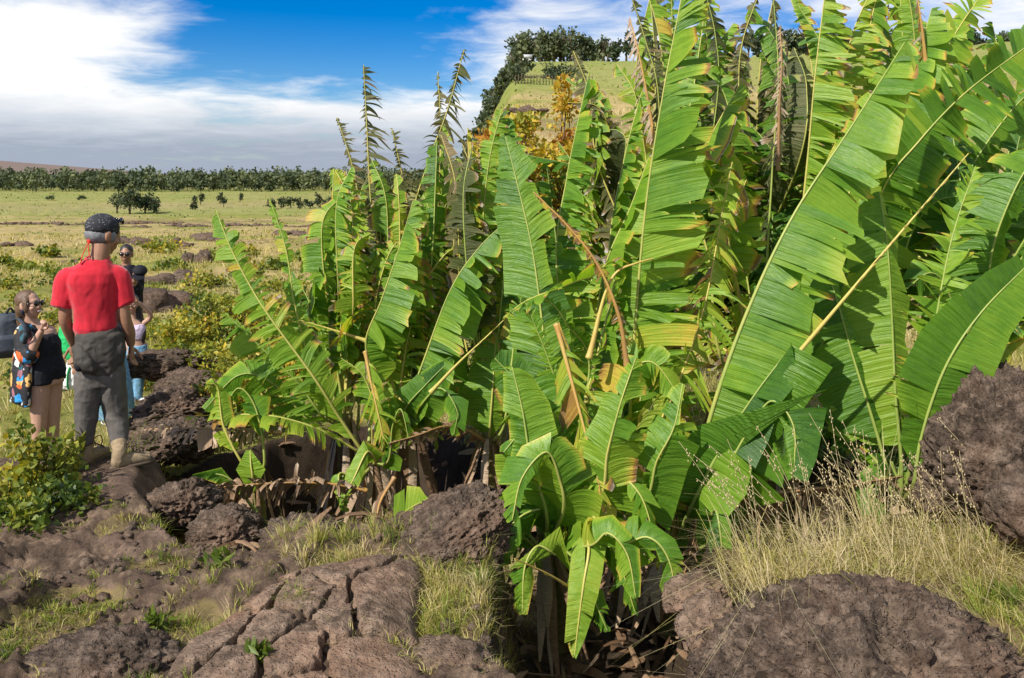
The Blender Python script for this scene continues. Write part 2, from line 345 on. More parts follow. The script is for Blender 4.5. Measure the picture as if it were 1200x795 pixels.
def slab():
    seeds = np.array([G(300+x/3, 530+y/3, .1) for x, y in ((10, 480), (35, 640), (165, 480), (280, 590), (160, 680), (330, 760), (60, 390), (250, 400), (-120, 600), (150, 830), (400, 540), (-60, 720))])
    n = 260; u = np.linspace(-1, 1, n); A, B = np.meshgrid(u, u, indexing='ij'); c = G(368, 735, .1)
    x = c[0]+A.ravel()*.50; y = c[1]+B.ravel()*.85; x0, y0 = x.copy(), y.copy()
    wx = x+.035*noise(xyz(x, y, 6)); wy = y+.06*noise(xyz(x, y, 5, 7)); wx += .012*noise(xyz(x, y, 25)); wy += .02*noise(xyz(x, y, 25, 3))
    D = np.sqrt(((wx[:, None]-seeds[None, :, 0]))**2+((wy[:, None]-seeds[None, :, 1])*.55)**2); D.sort(axis=1); e = D[:, 1]-D[:, 0]
    rr = np.sqrt(A.ravel()**2+B.ravel()**2); ang = np.arctan2(B.ravel(), A.ravel()); rr = rr*(1+.12*np.sin(3*ang+1)+.08*np.sin(5*ang))
    dome = .15*np.sqrt(np.clip(1-rr**3, 0, 1))-.10
    z = dome+.012*np.sqrt(np.clip(e/.05, 0, 1))-.11*(1-sstep(.007, .025, e+.004*noise(xyz(x, y, 40))))+.022*fbm(xyz(x, y, 5), 4)+.009*fbm(xyz(x, y, 30), 4)
    z = np.where(rr > 1, -.14, z)
    Vt = np.stack([x-c[0], y-c[1], z], 1); i = np.arange(n-1)[:, None]*n; j = np.arange(n-1)[None]
    Q = np.stack([i+j, i+n+j, i+n+j+1, i+j+1], -1).reshape(-1, 4)
    o = mesh_np('cracked_lava_slab', Vt, Q, M['slab']); o.location = (c[0], c[1], .055); tag(o, 'brown domed lava slab split into blocks by deep dark cracks, in the foreground', 'rock')
slab()
rock('lava_boulder', 515, 795, 3.45, (.26, .25, .11), 31, 'low brown rock lump at the bottom edge right of the cracked slab', sub=5, mat='slab', amp=.15)
rock('lava_boulder', 838, 742, 3.75, (.13, .16, .13), 71, 'small brown rock at the pit rim left of the big hollowed boulder', sub=5, mat='slab', amp=.35, rough=.1)
rock('lava_boulder', 812, 700, 4.15, (.13, .14, .10), 72, 'small brown rock among dry stems at the pit rim below the huge leaf', sub=5, mat='slab', amp=.35, rough=.1)
rock('lava_boulder', 110, 800, 3.35, (.3, .25, .14), 33, 'dark rough rock ridge at the bottom left beside a grass patch', sub=6, amp=.3)
# rocks along the path behind the man, and out in the pasture
LP = [(205, 470, 8.2, (.30, .5, .17), 'dark lava ledge right of the girl in jeans'), (225, 440, 8.8, (.24, .4, .14), 'dark lava mound behind the ledge right of the girl'), (195, 415, 9.6, (.26, .4, .13), 'lava rock heap right of the girl at waist height'), (215, 505, 7.3, (.26, .35, .14), 'dark rock where the ledge meets the pit'), (180, 510, 7.0, (.25, .3, .12), 'low dark rock behind the right boot')]
for k, (px, py, d, s, lb) in enumerate(LP):
    rock('lava_outcrop', px, py+12, d, s, 40+k, lb, sub=6, rz=k, amp=.5, rough=.16)
FR = [(190, 345, 20, 1.1, 'long dark lava outcrop in the grass right of the man in black'), (215, 326, 26, .9, 'broad dark lava outcrop in mid pasture below two upright stones'), (238, 303, 34, .35, 'pointed upright dark stone in the pasture, right of a pair'), (219, 300, 35, .35, 'pointed upright dark stone in the pasture, left of a pair'), (200, 303, 35, .3, 'small dark stone left of the upright pair in the pasture'), (250, 298, 38, .5, 'low dark rock right of the upright stones'),
      (150, 277, 50, 1.0, 'dark rock bank just right of the bandana'), (180, 279, 49, .8, 'dark rock bank between two others beyond the man'), (203, 280, 48, 1.1, 'dark rock bank, rightmost beyond the man'), (245, 268, 58, 1.3, 'dark rock bank in front of the low stone wall at mid field'), (82, 297, 36, .4, 'dark stone just left of the red shoulder'), (10, 280, 47, .7, 'dark stone at the left edge of the pasture'), (255, 272, 55, .6, 'dark stone beside the rock bank at mid field'), (345, 263, 62, 1.0, 'dark stones right of the leaning frayed leaf'), (610, 126, 62, 1.0, 'dark lava rocks on the pasture slope beyond the tall clump'), (628, 128, 62, .8, 'dark lava rocks on the slope beside the yellow shrub')]
for k, (px, py, d, s, lb) in enumerate(FR):
    x = (px-600)/F*d; z = hz(x, d); mb = MB()
    if 'pointed' in lb: W, T = rock_mesh(60+k, 4, (s*.8, s*.7, s*1.2), .5, .15); mb.add(W, None, T)
    else:
        for q in range(9):
            W, T = rock_mesh(60+k+q*.37, 3, s*rng.uniform(.2, .5)*np.array([1.2, 1, .6]), .6, .25); mb.add(W+[rng.normal(0, s*.6), rng.normal(0, s*.35), rng.uniform(-.05, .08)*s], None, T)
    o = mb.build('field_rock', M['rock']); o.location = (x, d, z+s*.04); tag(o, lb, 'rock', 'lava rocks in the pasture')
def wall(pts, h, label):
    mb = MB(); 
    for (ax, ay), (bx, by) in zip(pts[:-1], pts[1:]):
        L = math.hypot(bx-ax, by-ay); m = int(L/.3)
        for q in range(m):
            t = (q+random.random()*.6)/m; x = ax+(bx-ax)*t; y = ay+(by-ay)*t
            V, T = ICO[3]; s = h*random.uniform(.3, .8); W = V*(1+.5*fbm(V*1.7+q, 3))[:, None]*np.array([s*1.4, s, s*.8])
            mb.add(W+[x, y+random.uniform(-.4, .4), hz(x, y)+random.uniform(-.1, .5)*s], None, T)
    a = np.mean(np.array(pts), axis=0); o = mb.build('low_stone_wall', M['rock']); tag(o, label, 'stone wall')
wall([(-58, 92), (-36, 93)], .42, 'low dark lava stone wall across the pasture at the left')
wall([(-40, 82), (-20, 84)], .36, 'low dark lava stone wall running right behind the red shirted man')
# ================================================================= banana leaves
UPV = np.array([0, 0, 1.0])
def leaf_parts(pts, w, phi=(0, 180), lam=.16, age=.25, brown=.35, tear=.6, strip=.075, slant=28, droop=.5, fray=.35, N0=(-.1, -1, .25), rib=.016, seed=0, cup=.2, ribage=None, taper=.5, curl=0.0, short=(.75, 1.05), ends=(1, 1), skip=.03, sig=.62):
    rs = np.random.default_rng(seed+100)
    m, L = catmull(pts, 90); s = np.linspace(0, 1, 90); Tn = nrm(np.gradient(m, axis=0)); N0 = nrm(np.asarray(N0, float))
    Rv = nrm(np.cross(Tn, N0)); Nv = np.cross(Rv, Tn)
    def at(A, t): return np.stack([np.interp(t, s, A[:, k]) for k in range(3)], -1)
    mb = MB(); Ll = L*(1-lam); K = 6; NC = 3
    for half in (0, 1):
        ww = w[half] if isinstance(w, (tuple, list)) else w
        if ww <= 0: continue
        t = 0.0; base = phi[half]; bounds = []
        while t < 1:
            st = strip*math.exp(rs.normal(0, sig))/Ll
            if rs.random() > tear: st *= 2.2
            bounds.append((t, min(1, t+st))); t += st
        drift = 0.0
        for (a, b) in bounds:
            cut = .14 if rs.random() < skip*tear*1.4 else 1
            loose = tear if rs.random() < tear else tear*.25
            f = base+rs.normal(0, 1)*26*loose+math.degrees(curl)*0
            sl = R(slant+rs.normal(0, 12)*loose+28*(max(0, (a+b)/2-.8)/.2))
            ln = rs.uniform(*short) if loose > .2 else rs.uniform(.93, 1.03)
            if rs.random() < fray*.35: ln *= rs.uniform(.3, .8)
            ln *= cut
            dg = droop*rs.uniform(.5, 1.5)*(1 if loose > .2 else .7)
            cs = np.linspace(0, 1, NC); tt = a+(b-a)*cs; S = lam+(1-lam)*tt
            mp = at(m, S); Tt = nrm(at(Tn, S)); Rr = nrm(at(Rv, S)); Nn = nrm(at(Nv, S))
            prof = np.clip(tt/.14, 0, 1)**.55*np.clip((1-tt)/.55, 0, 1)**.42 if ends[1] else np.clip(tt/.14, 0, 1)**.55
            prof = np.maximum(prof*ends[0]+(1-ends[0]), .06)
            W = ww*prof*ln*(1+rs.normal(0, .06*fray*2, NC))*(1+np.clip(rs.normal(0, .3), -.5, .5)*(cs-.5)*(1 if loose > .2 else .25))
            mid = mp[1]; sd = math.cos(R(f))*Rr+math.sin(R(f))*Nn
            D0 = nrm(math.cos(sl)*sd+math.sin(sl)*Tt)
            nor = nrm(np.cross(D0, Tt)); nor *= np.sign(nor[:, 1:2]*-1+1e-6)
            pos = mp.copy(); rows = [pos.copy()]; ag = [np.zeros(NC)]
            sage = age+rs.normal(0, .06)+(.3 if rs.random() < .035*tear else 0)
            tw = rs.normal(0, .5)*loose; fr = rs.random()
            for k in range(1, K+1):
                q = k/K
                D = nrm(D0+dg*q**1.4*np.array([0, 0, -1.0])+nor*tw*q*q*.6)
                pos = pos+D*(W/K)[:, None]; c = pos[1]
                sh = 1-taper*loose*q**2.2*(.6+.8*fr)
                p2 = c+(pos-c)*max(.12, sh)+nor*((cs-.5)**2*4*cup*(b-a)*Ll*.5*q)[:, None]
                rows.append(p2)
                eb = max(0, q-.55)/.45
                ag.append(np.full(NC, brown*eb**(1.0+1.5*rs.random())*(.1+1.7*fr*fr)))
            V = np.stack(rows, 0).reshape(-1, 3); A = sage+np.stack(ag, 0).ravel()
            uv = np.stack([np.repeat(np.linspace(0, 1, K+1), NC), np.tile(tt*Ll, K+1)+half*7.3+seed*1.7], 1)
            ii = np.arange(K)[:, None]*NC; jj = np.arange(NC-1)[None]
            Q = np.stack([ii+jj, ii+jj+1, ii+NC+jj+1, ii+NC+jj], -1).reshape(-1, 4)
            mb.add(V, Q, None, np.clip(A, 0, 1), uv)
    rb = MB(); e = np.linspace(0, 1, 90); rad = rib*(1-.82*e**.8)*(1+.5*np.exp(-e/.05))
    V, Q, T = tube(m-.35*rad[:, None]*0, rad, 8, .85)
    ra = (age*.9+.18 if ribage is None else ribage)
    rb.add(V, Q, T, np.clip(ra+.06*noise(V*6), 0, 1), np.stack([np.zeros(len(V)), np.zeros(len(V))], 1))
    return mb, rb
LSEED = [0]
def leaf(plant, pts, w, mat='leaf', name='leaf', label=None, **kw):
    if mat == 'fray': kw.update(short=(.35, 1.1), skip=.10, sig=.45)
    LSEED[0] += 1; kw.setdefault('seed', LSEED[0]); te = kw.get('tear', .6)
    kw['strip'] = kw.get('strip', .075)*(1-.42*min(1, te*1.2))
    if mat == 'dead': kw['taper'] = .25; kw['strip'] *= .6; kw['sig'] = .5; kw['slant'] = kw.get('slant', 28)*.7
    else: kw['taper'] = kw.get('taper', .5)*1.25
    if te > .4: kw['brown'] = kw.get('brown', .35)+.12
    mb, rb = leaf_parts(pts, w, **kw); off = np.array(plant.location)
    l = mb.build(name, M[mat], plant, off=off); rb.build('midrib', M['rib'], l, off=off)
    if label: l['label'] = label
    return l
def dry_strands(mb, base, n, ln, w, spread=.12, age=(.3, 1)):
    for k in range(n):
        a = rng.uniform(0, 6.28); p0 = base+np.array([math.cos(a)*spread*.5, math.sin(a)*spread*.5, rng.uniform(-.05, .05)])
        dirv = np.array([math.cos(a)*spread*1.4, math.sin(a)*spread*1.4, -ln*rng.uniform(.5, 1.1)])
        pt = np.stack([p0+dirv*t+rng.normal(0, .02, 3)*t for t in (0, .33, .66, 1)]); ww = w*rng.uniform(.4, 1.3)
        sd = np.array([math.cos(a+1.57+rng.normal(0, .5)), math.sin(a+1.57), .0])
        wd = np.array([.5, 1, .9, .2])[:, None]*ww*.5*sd
        mid = pt+nrm(np.cross(dirv, sd))*ww*.25*np.array([0, 1, 1, .3])[:, None]
        V = np.stack([pt-wd, mid, pt+wd], 1).reshape(-1, 3)
        Q = [[3*i+j, 3*i+j+1, 3*i+3+j+1, 3*i+3+j] for i in range(3) for j in range(2)]
        mb.add(V, Q, None, rng.uniform(*age), np.stack([np.tile([0, .5, 1], 4), np.repeat([0, .3, .6, 1], 3)*ln+k], 1))
def plant(base, crown, label, rad=.075, group='banana plants in the left clump', skirt=14):
    base = np.asarray(base); crown = np.asarray(crown)
    z = hz(base[0], base[1])-.05; b = np.array([base[0], base[1], z])
    e = empty('banana_plant', tuple(b), label, 'banana plant', group)
    mb = MB(); pts, L = catmull([b, b+(crown-b)*.5+np.array([.02, .01, 0]), crown, crown+nrm(crown-b)*.12], 30)
    q = np.linspace(0, 1, 30); V, Q, T = tube(pts, rad*(1.15-.5*q), 16)
    V = V+.006*noise(V*12)[:, None]
    mb.add(V, Q, T, np.clip(.45+.35*noise(V*np.array([9, 9, 2.5])), 0, 1), np.stack([np.arctan2(V[:, 1]-b[1], V[:, 0]-b[0])*.1, V[:, 2]], 1))
    mb.build('pseudostem', M['stem'], e, off=b)
    if skirt:
        mb = MB(); dry_strands(mb, crown+np.array([0, 0, .02]), skirt, max(.3, (crown-b)[2]*.9), .07, .16)
        mb.build('dead_sheath', M['dead'], e, off=b)
    e['_crown'] = 0; del e['_crown']
    return e, crown
def px(*a): return [P(*q) for q in a]
def curve(pl, pts):   # joins a leaf to the crown of its plant
    return [pl[1]]+[P(*q) for q in pts]
FOLD_R = (-14, 16); FOLD_L = (166, 196); FLAT = (0, 180)
def filler(pl, n, rlen=(1.2, 2.2), az=(0, 360), tilt=(15, 55), age=(.05, .4), w=(.14, .24), seed=0, tear=.8, dead=.2):
    rs = np.random.default_rng(seed)
    for k in range(n):
        a = R(rs.uniform(*az)); tl = R(rs.uniform(*tilt)); L = rs.uniform(*rlen)
        h = np.array([math.sin(a), math.cos(a), 0]); p0 = pl[1]+rs.normal(0, .05, 3); pts = [p0]
        cur = p0.copy(); ang = tl*.4
        for q in range(5):
            cur = cur+(h*math.sin(ang)+UPV*math.cos(ang))*L/5; pts.append(cur.copy()); ang += tl*(.35+.2*rs.random())
        ww = rs.uniform(*w); fold = rs.uniform(10, 75); ag = rs.uniform(*age)
        N0 = np.array([h[0]*-.3, h[1]*-.3-.02, .9])
        leaf(pl[0], pts, ww, phi=(-fold*.6, 180+fold*.6), N0=N0, age=ag, tear=tear, brown=rs.uniform(.2, .6), droop=rs.uniform(.4, 1.0), strip=rs.uniform(.045, .08), fray=.6, seed=1000+seed*50+k)
# ----------------------------------------------------------------- the tall clump at the right
RG = 'banana plants in the right clump'
p1 = plant((.98, 5.25), P(792, 640, 5.2), 'banana plant with the huge diagonal torn leaf and drooping yellow brown leaves', .085, RG, 26)
p2 = plant((.72, 5.6), P(735, 600, 5.5), 'banana plant with the tall folded upright leaf, left of the huge diagonal one', .085, RG)
p3 = plant((2.32, 5.15), P(1055, 590, 5.15), 'banana plant with slim green petioles and broad backlit leaf beside the pitted boulder', .06, RG, 8)
p4 = plant((1.95, 6.3), P(905, 500, 6.2), 'tall banana plant with a green fruit bunch and long bare yellow stalk', .10, RG)
p5 = plant((2.75, 6.5), P(1010, 430, 6.4), 'tall banana plant with slanting feathered leaves against the hills, at the back right', .10, RG)
p6 = plant((.28, 5.1), P(640, 640, 5.0), 'low banana plant with a hanging yellow leaf and an orange bare stalk', .07, RG, 24)
p7 = plant((1.05, 6.9), P(770, 470, 6.7), 'tall banana plant with white dry shreds, behind the folded upright leaf', .09, RG)
p8 = plant((3.2, 5.7), P(1150, 470, 5.6), 'banana plant behind the tall pitted boulder with dark arching leaves', .08, RG)
lf = leaf
# p2: folded upright giant, H, I
lf(p2[0], curve(p2, [(737, 520, 5.35), (743, 400, 5.25), (757, 240, 5.2), (777, 110, 5.2), (797, 5, 5.25), (803, -40, 5.3)]), (.46, .43), phi=(-10, 24), lam=.02, age=.27, tear=.62, strip=.06, slant=24, droop=.28, brown=.3, fray=.35, rib=.017, short=(.8, 1.03), cup=.35)
lf(p2[0], curve(p2, [(668, 440, 5.6), (652, 300, 5.75), (664, 210, 5.8), (678, 140, 5.8), (692, 78, 5.85)]), (.27, .25), phi=(-8, 30), lam=.25, age=.24, tear=.75, strip=.06, slant=8, droop=.35, brown=.25, N0=(-.5, -1, .5))
lf(p2[0], curve(p2, [(712, 420, 5.8), (715, 280, 5.95), (733, 180, 6.0), (752, 108, 6.05)]), (.22, .22), phi=(-5, 30), lam=.3, age=.27, tear=.75, strip=.06, slant=5, droop=.3, brown=.3, N0=(-.6, -1, .6))
lf(p2[0], curve(p2, [(700, 470, 5.75), (705, 330, 5.8), (740, 240, 5.85), (760, 185, 5.9)]), (.24, .2), phi=(-25, 20), lam=.2, age=.3, tear=.3, strip=.1, slant=15, droop=.25, N0=(-.6, -1, .6), brown=.2)
lf(p2[0], curve(p2, [(722, 540, 5.2), (716, 490, 5.1), (735, 440, 5.05), (765, 425, 5.0), (800, 470, 4.95)]), (.2, .24), phi=(-40, 215), lam=.2, age=.3, tear=.7, strip=.09, slant=20, droop=.5, brown=.25)
lf(p2[0], curve(p2, [(752, 540, 5.2), (790, 460, 5.15), (825, 360, 5.2), (846, 250, 5.3), (858, 190, 5.4)]), (.30, .28), phi=(-20, 150), lam=.1, age=.46, tear=.95, strip=.045, slant=-15, droop=1.3, brown=.55, fray=.9, label='yellowing leaf shredded into brown tipped ribbons')
# p1: big diagonal, thick broad one, yellow drooping
lf(p1[0], curve(p1, [(812, 570, 5.05), (838, 470, 4.95), (878, 360, 4.95), (930, 252, 5.0), (998, 148, 5.1), (1060, 50, 5.25)]), (.46, .42), phi=(-16, 14), lam=.06, age=.24, tear=.5, strip=.085, slant=6, droop=.22, brown=.28, rib=.02, ribage=.36, fray=.3, short=(.82, 1.03), label='huge green leaf torn into wide straps along one side')
lf(p1[0], curve(p1, [(812, 590, 4.85), (848, 520, 4.75), (885, 462, 4.72), (928, 405, 4.75)]), (.32, .26), phi=(-28, 30), lam=.12, age=.13, tear=.12, strip=.16, slant=12, droop=.45, brown=.05, rib=.018, cup=.5)
lf(p1[0], curve(p1, [(845, 560, 4.75), (880, 500, 4.65), (905, 470, 4.6), (930, 500, 4.5), (930, 560, 4.45)]), (.26, .28), phi=(-20, 200), lam=.15, age=.2, tear=.12, strip=.18, slant=10, droop=.5, brown=.05, cup=.6)
lf(p1[0], curve(p1, [(800, 560, 4.9), (770, 520, 4.75), (730, 520, 4.65), (712, 580, 4.6), (720, 660, 4.55)]), (.16, .18), phi=(-70, 250), lam=.25, age=.42, tear=.9, strip=.05, slant=30, droop=1.2, brown=.6, fray=.7, label='drooping yellow green leaf with brown tattered tips')
lf(p1[0], curve(p1, [(785, 590, 4.95), (755, 560, 4.8), (748, 590, 4.7), (775, 650, 4.6), (800, 690, 4.55)]), (.17, .15), phi=(-40, 220), lam=.2, age=.5, tear=.9, strip=.045, slant=30, droop=1.0, brown=.65, fray=.8, label='drooping yellow leaf with torn brown ends')
lf(p1[0], curve(p1, [(826, 640, 4.8), (836, 600, 4.6), (842, 610, 4.5), (846, 660, 4.45), (840, 720, 4.4)]), (.09, .08), phi=(-10, 190), lam=.25, age=.1, tear=.1, strip=.15, droop=.2, brown=.02)
lf(p1[0], curve(p1, [(820, 615, 4.9), (850, 592, 4.8), (900, 580, 4.75), (980, 570, 4.8), (1058, 558, 4.9)]), (.26, .24), mat='dead', phi=(-70, 262), lam=.06, age=.42, tear=.85, strip=.05, slant=0, droop=1.6, brown=.5, fray=.7, rib=.014, ribage=.9, name='dead_leaf', taper=.3, label='long dead brown leaf lying level with its torn strips hanging')
lf(p1[0], curve(p1, [(770, 580, 5.1), (745, 545, 5.0), (737, 580, 4.9), (742, 640, 4.85), (748, 700, 4.8)]), (.12, .12), mat='dead', phi=(-60, 240), lam=.1, age=.25, tear=.9, strip=.05, slant=40, droop=1.4, brown=.6, ribage=.9, name='dead_leaf')
lf(p1[0], curve(p1, [(800, 600, 5.05), (815, 570, 4.95), (815, 620, 4.85), (800, 680, 4.8)]), (.13, .12), mat='dead', phi=(-60, 240), lam=.05, age=.3, tear=.9, strip=.05, slant=40, droop=1.4, brown=.4, ribage=.9, name='dead_leaf')
# p6: low left plant
lf(p6[0], curve(p6, [(655, 560, 5.1), (640, 420, 5.2), (625, 300, 5.3), (606, 215, 5.4), (592, 160, 5.5)]), (.22, .24), phi=(-15, 200), lam=.3, age=.2, tear=.35, strip=.12, slant=30, droop=.4, brown=.1)
lf(p6[0], curve(p6, [(720, 330, 5.3), (690, 326, 5.1), (655, 338, 5.0), (618, 352, 4.95), (590, 372, 4.9)]), (.02, .24), phi=(-60, 82), lam=.35, age=.3, tear=.7, strip=.06, slant=20, droop=.6, brown=.3, N0=(0, -1, .15), ribage=.5)
lf(p6[0], curve(p6, [(690, 440, 5.2), (664, 380, 5.05), (640, 352, 5.0), (612, 358, 4.95)]), .09, phi=(10, 170), lam=.2, age=.2, tear=.9, strip=.03, droop=.3, brown=.1)
lf(p6[0], curve(p6, [(668, 560, 4.95), (660, 480, 4.9), (642, 420, 4.9), (616, 355, 4.9)]), (.13, .15), phi=(8, 172), lam=.25, age=.3, tear=1.0, strip=.032, slant=32, droop=.1, brown=.2, taper=.75, short=(.8, 1.05), ribage=.25, label='comb like leaf split into narrow pale fingers')
lf(p6[0], curve(p6, [(690, 560, 4.9), (680, 470, 4.75), (655, 378, 4.7)][::1]), (.02, .02), lam=.7, age=.6, tear=.3, rib=.016, ribage=.62, brown=.8)
lf(p6[0], px((652, 380, 4.72), (668, 440, 4.66), (684, 500, 4.6), (700, 560, 4.55), (706, 600, 4.52)), (.19, .18), phi=(-25, 205), lam=.10, age=.49, tear=.8, strip=.06, slant=42, droop=.8, brown=.38, fray=.5, ribage=.74, label='hanging yellow leaf with scorched brown tips')
lf(p6[0], px((735, 430, 5.05), (725, 370, 5.0), (700, 310, 4.98), (665, 265, 5.0), (625, 225, 5.05)), .07, phi=(-40, 220), lam=.03, age=.74, tear=1, strip=.03, slant=-30, droop=.9, brown=.4, fray=.9, ribage=.8, name='dead_leaf', label='withered rust brown leaf curled along its midrib')
lf(p6[0], curve(p6, [(650, 570, 4.8), (628, 500, 4.7), (606, 450, 4.7), (580, 420, 4.7)]), (.26, .2), phi=(-20, 205), lam=.1, age=.12, tear=.4, strip=.13, slant=25, droop=.6, brown=.05)
lf(p6[0], curve(p6, [(670, 580, 4.75), (650, 520, 4.6), (620, 500, 4.55), (590, 530, 4.5)]), (.22, .2), phi=(-40, 220), lam=.12, age=.2, tear=.5, strip=.1, slant=25, droop=.8, brown=.1)
lf(p6[0], curve(p6, [(690, 600, 4.7), (720, 560, 4.6), (750, 580, 4.5), (770, 640, 4.45)]), (.2, .17), phi=(-40, 225), lam=.15, age=.25, tear=.8, strip=.07, slant=30, droop=.9, brown=.3)
lf(p6[0], curve(p6, [(665, 610, 4.7), (690, 600, 4.55), (722, 650, 4.45), (745, 720, 4.4)]), (.2, .16), phi=(-40, 220), lam=.2, age=.26, tear=.85, strip=.06, slant=30, droop=.8, brown=.2)
lf(p6[0], curve(p6, [(680, 620, 4.6), (690, 640, 4.4), (683, 690, 4.3), (673, 770, 4.25)]), (.10, .09), phi=(-10, 192), lam=.35, age=.38, tear=.05, strip=.2, slant=15, droop=.1, brown=.12, label='bright yellow green leaf tip hanging straight down')
lf(p6[0], curve(p6, [(650, 600, 4.7), (620, 600, 4.6), (595, 620, 4.55), (575, 650, 4.5)]), (.17, .2), phi=(-40, 220), lam=.2, age=.25, tear=.5, strip=.1, droop=.9, brown=.1)
lf(p6[0], curve(p6, [(668, 650, 4.5), (690, 690, 4.35), (712, 740, 4.3)]), (.13, .12), phi=(-30, 215), lam=.2, age=.2, tear=.8, strip=.05, droop=.6, brown=.1)
lf(p6[0], px((705, 712, 4.6), (670, 690, 4.4), (640, 672, 4.25), (603, 655, 4.1)), .004, lam=.5, age=.6, tear=.1, rib=.017, ribage=.72, name='bare_stalk', label='orange bare leaf stalk')
lf(p6[0], px((690, 420, 5.0), (715, 330, 5.05), (748, 308, 5.1), (790, 300, 5.3)), .004, lam=.5, age=.6, rib=.018, ribage=.66, name='bare_stalk', label='yellow orange bare leaf stalk')
# p3
lf(p3[0], curve(p3, [(1056, 540, 5.1), (1049, 460, 5.1), (1045, 370, 5.15), (1040, 290, 5.2), (1030, 225, 5.3)]), (.17, .42), phi=(-45, 192), lam=.2, age=.33, tear=.3, strip=.14, slant=-12, droop=.3, brown=.05, rib=.016, ribage=.25, label='broad backlit bright green leaf hanging open')
lf(p3[0], curve(p3, [(1043, 560, 5.1), (1022, 490, 5.1), (1000, 420, 5.15), (980, 350, 5.2), (966, 310, 5.3)]), (.10, .26), phi=(-30, 200), lam=.3, age=.18, tear=.35, strip=.12, slant=-5, droop=.4, brown=.05, rib=.017, ribage=.28)
lf(p3[0], curve(p3, [(1064, 560, 4.95), (1078, 480, 4.9), (1094, 390, 4.9), (1114, 285, 4.95), (1143, 195, 5.05)]), (.24, .22), phi=(12, 168), lam=.25, age=.36, tear=1.0, strip=.05, slant=22, droop=.18, brown=.3, taper=.85, short=(.75, 1.05), rib=.015, ribage=.3, label='yellow green comb like leaf with separate pointed fingers')
lf(p3[0], curve(p3, [(1070, 570, 4.85), (1080, 510, 4.8), (1108, 430, 4.75), (1150, 366, 4.75), (1215, 300, 4.8)]), (.26, .22), phi=(-10, 175), lam=.25, age=.22, tear=.22, strip=.15, slant=12, droop=.25, brown=.1, rib=.016, ribage=.3)
lf(p3[0], curve(p3, [(1050, 560, 5.2), (1030, 500, 5.3), (1010, 470, 5.35), (985, 500, 5.3)]), (.14, .14), phi=(-30, 210), lam=.3, age=.1, tear=.3, strip=.1, droop=.6, brown=.05)
lf(p3[0], curve(p3, [(1040, 560, 4.95), (1020, 575, 4.85), (1030, 620, 4.8), (1040, 650, 4.75)]), (.1, .1), phi=(-20, 200), lam=.3, age=.12, tear=.2, strip=.1, droop=.4, brown=.05)
# p4
lf(p4[0], curve(p4, [(925, 380, 6.15), (945, 200, 6.1), (955, 90, 6.1), (967, -10, 6.15), (972, -50, 6.2)]), (.32, .28), phi=(-12, 20), lam=.45, age=.36, tear=.8, strip=.045, slant=-2, droop=.15, brown=.5, fray=.5, short=(.8, 1.02), ribage=.5)
lf(p4[0], curve(p4, [(870, 360, 6.0), (842, 230, 5.85), (816, 198, 5.75), (838, 150, 5.7), (868, 98, 5.75)]), (.25, .24), phi=(-12, 20), lam=.42, age=.34, tear=.5, strip=.08, slant=2, droop=.3, brown=.3, N0=(-.5, -1, .5))
lf(p4[0], curve(p4, [(898, 350, 6.3), (905, 200, 6.3), (912, 90, 6.3), (905, -20, 6.35)]), (.16, .18), mat='fray', phi=(-50, 240), lam=.35, age=.2, tear=1, strip=.045, slant=-30, droop=1.4, brown=.8, fray=.8)
lf(p4[0], px((912, 200, 6.2), (913, 130, 6.15), (916, 75, 6.15), (914, 30, 6.2)), .10, mat='dead', phi=(-60, 240), lam=.02, age=.85, tear=1, strip=.05, slant=-35, droop=1.5, brown=.3, ribage=.9, name='dead_leaf', label='bleached white dead leaf hanging in strips')
lf(p4[0], curve(p4, [(880, 420, 5.9), (862, 330, 5.7), (850, 280, 5.6), (875, 210, 5.6)]), (.2, .22), mat='leaf', phi=(-60, 230), lam=.2, age=.52, tear=1, strip=.04, slant=-10, droop=1.2, brown=.7, fray=.9)
lf(p4[0], px((880, 480, 4.85), (960, 385, 4.65), (1045, 285, 4.55), (1135, 180, 4.5)), .004, lam=.5, age=.6, rib=.019, ribage=.58, name='bare_stalk', label='long bare yellow stalk slanting up to the right')
lf(p4[0], curve(p4, [(845, 420, 6.0), (830, 300, 5.95), (800, 200, 6.0), (815, 90, 6.1), (825, 20, 6.2)]), (.2, .2), phi=(-50, 200), lam=.4, age=.3, tear=.9, strip=.05, droop=.7, brown=.5)
lf(p4[0], curve(p4, [(935, 420, 5.7), (960, 330, 5.6), (985, 260, 5.6), (1010, 170, 5.7), (1020, 110, 5.8)]), (.3, .3), phi=(-25, 215), lam=.2, age=.38, tear=.4, strip=.1, droop=.5, brown=.3)
lf(p4[0], curve(p4, [(930, 460, 5.6), (965, 400, 5.45), (1000, 300, 5.4), (1020, 230, 5.45)]), (.24, .26), phi=(-30, 210), lam=.15, age=.15, tear=.5, strip=.09, droop=.5, brown=.15)
# p5
lf(p5[0], curve(p5, [(1018, 300, 6.2), (1024, 190, 6.1), (1048, 125, 6.1), (1076, 62, 6.15), (1092, 10, 6.2)]), (.40, .36), phi=(-14, 14), lam=.35, age=.25, tear=.6, strip=.07, slant=-8, droop=.2, brown=.25, N0=(-.5, -1, .5), ribage=.3)
lf(p5[0], curve(p5, [(992, 350, 5.9), (1034, 224, 5.75), (1075, 168, 5.7), (1130, 110, 5.7), (1200, 57, 5.75), (1240, 30, 5.8)]), (.42, .30), phi=(-12, 172), lam=.16, age=.19, tear=.6, strip=.06, slant=10, droop=.3, brown=.25, N0=(.2, -1, .4), ribage=.42)
lf(p5[0], curve(p5, [(1050, 240, 6.4), (1085, 110, 6.3), (1118, 42, 6.3), (1160, -20, 6.35)]), (.26, .28), phi=(-10, 188), lam=.4, age=.38, tear=.85, strip=.05, slant=18, droop=.35, brown=.7, fray=.7)
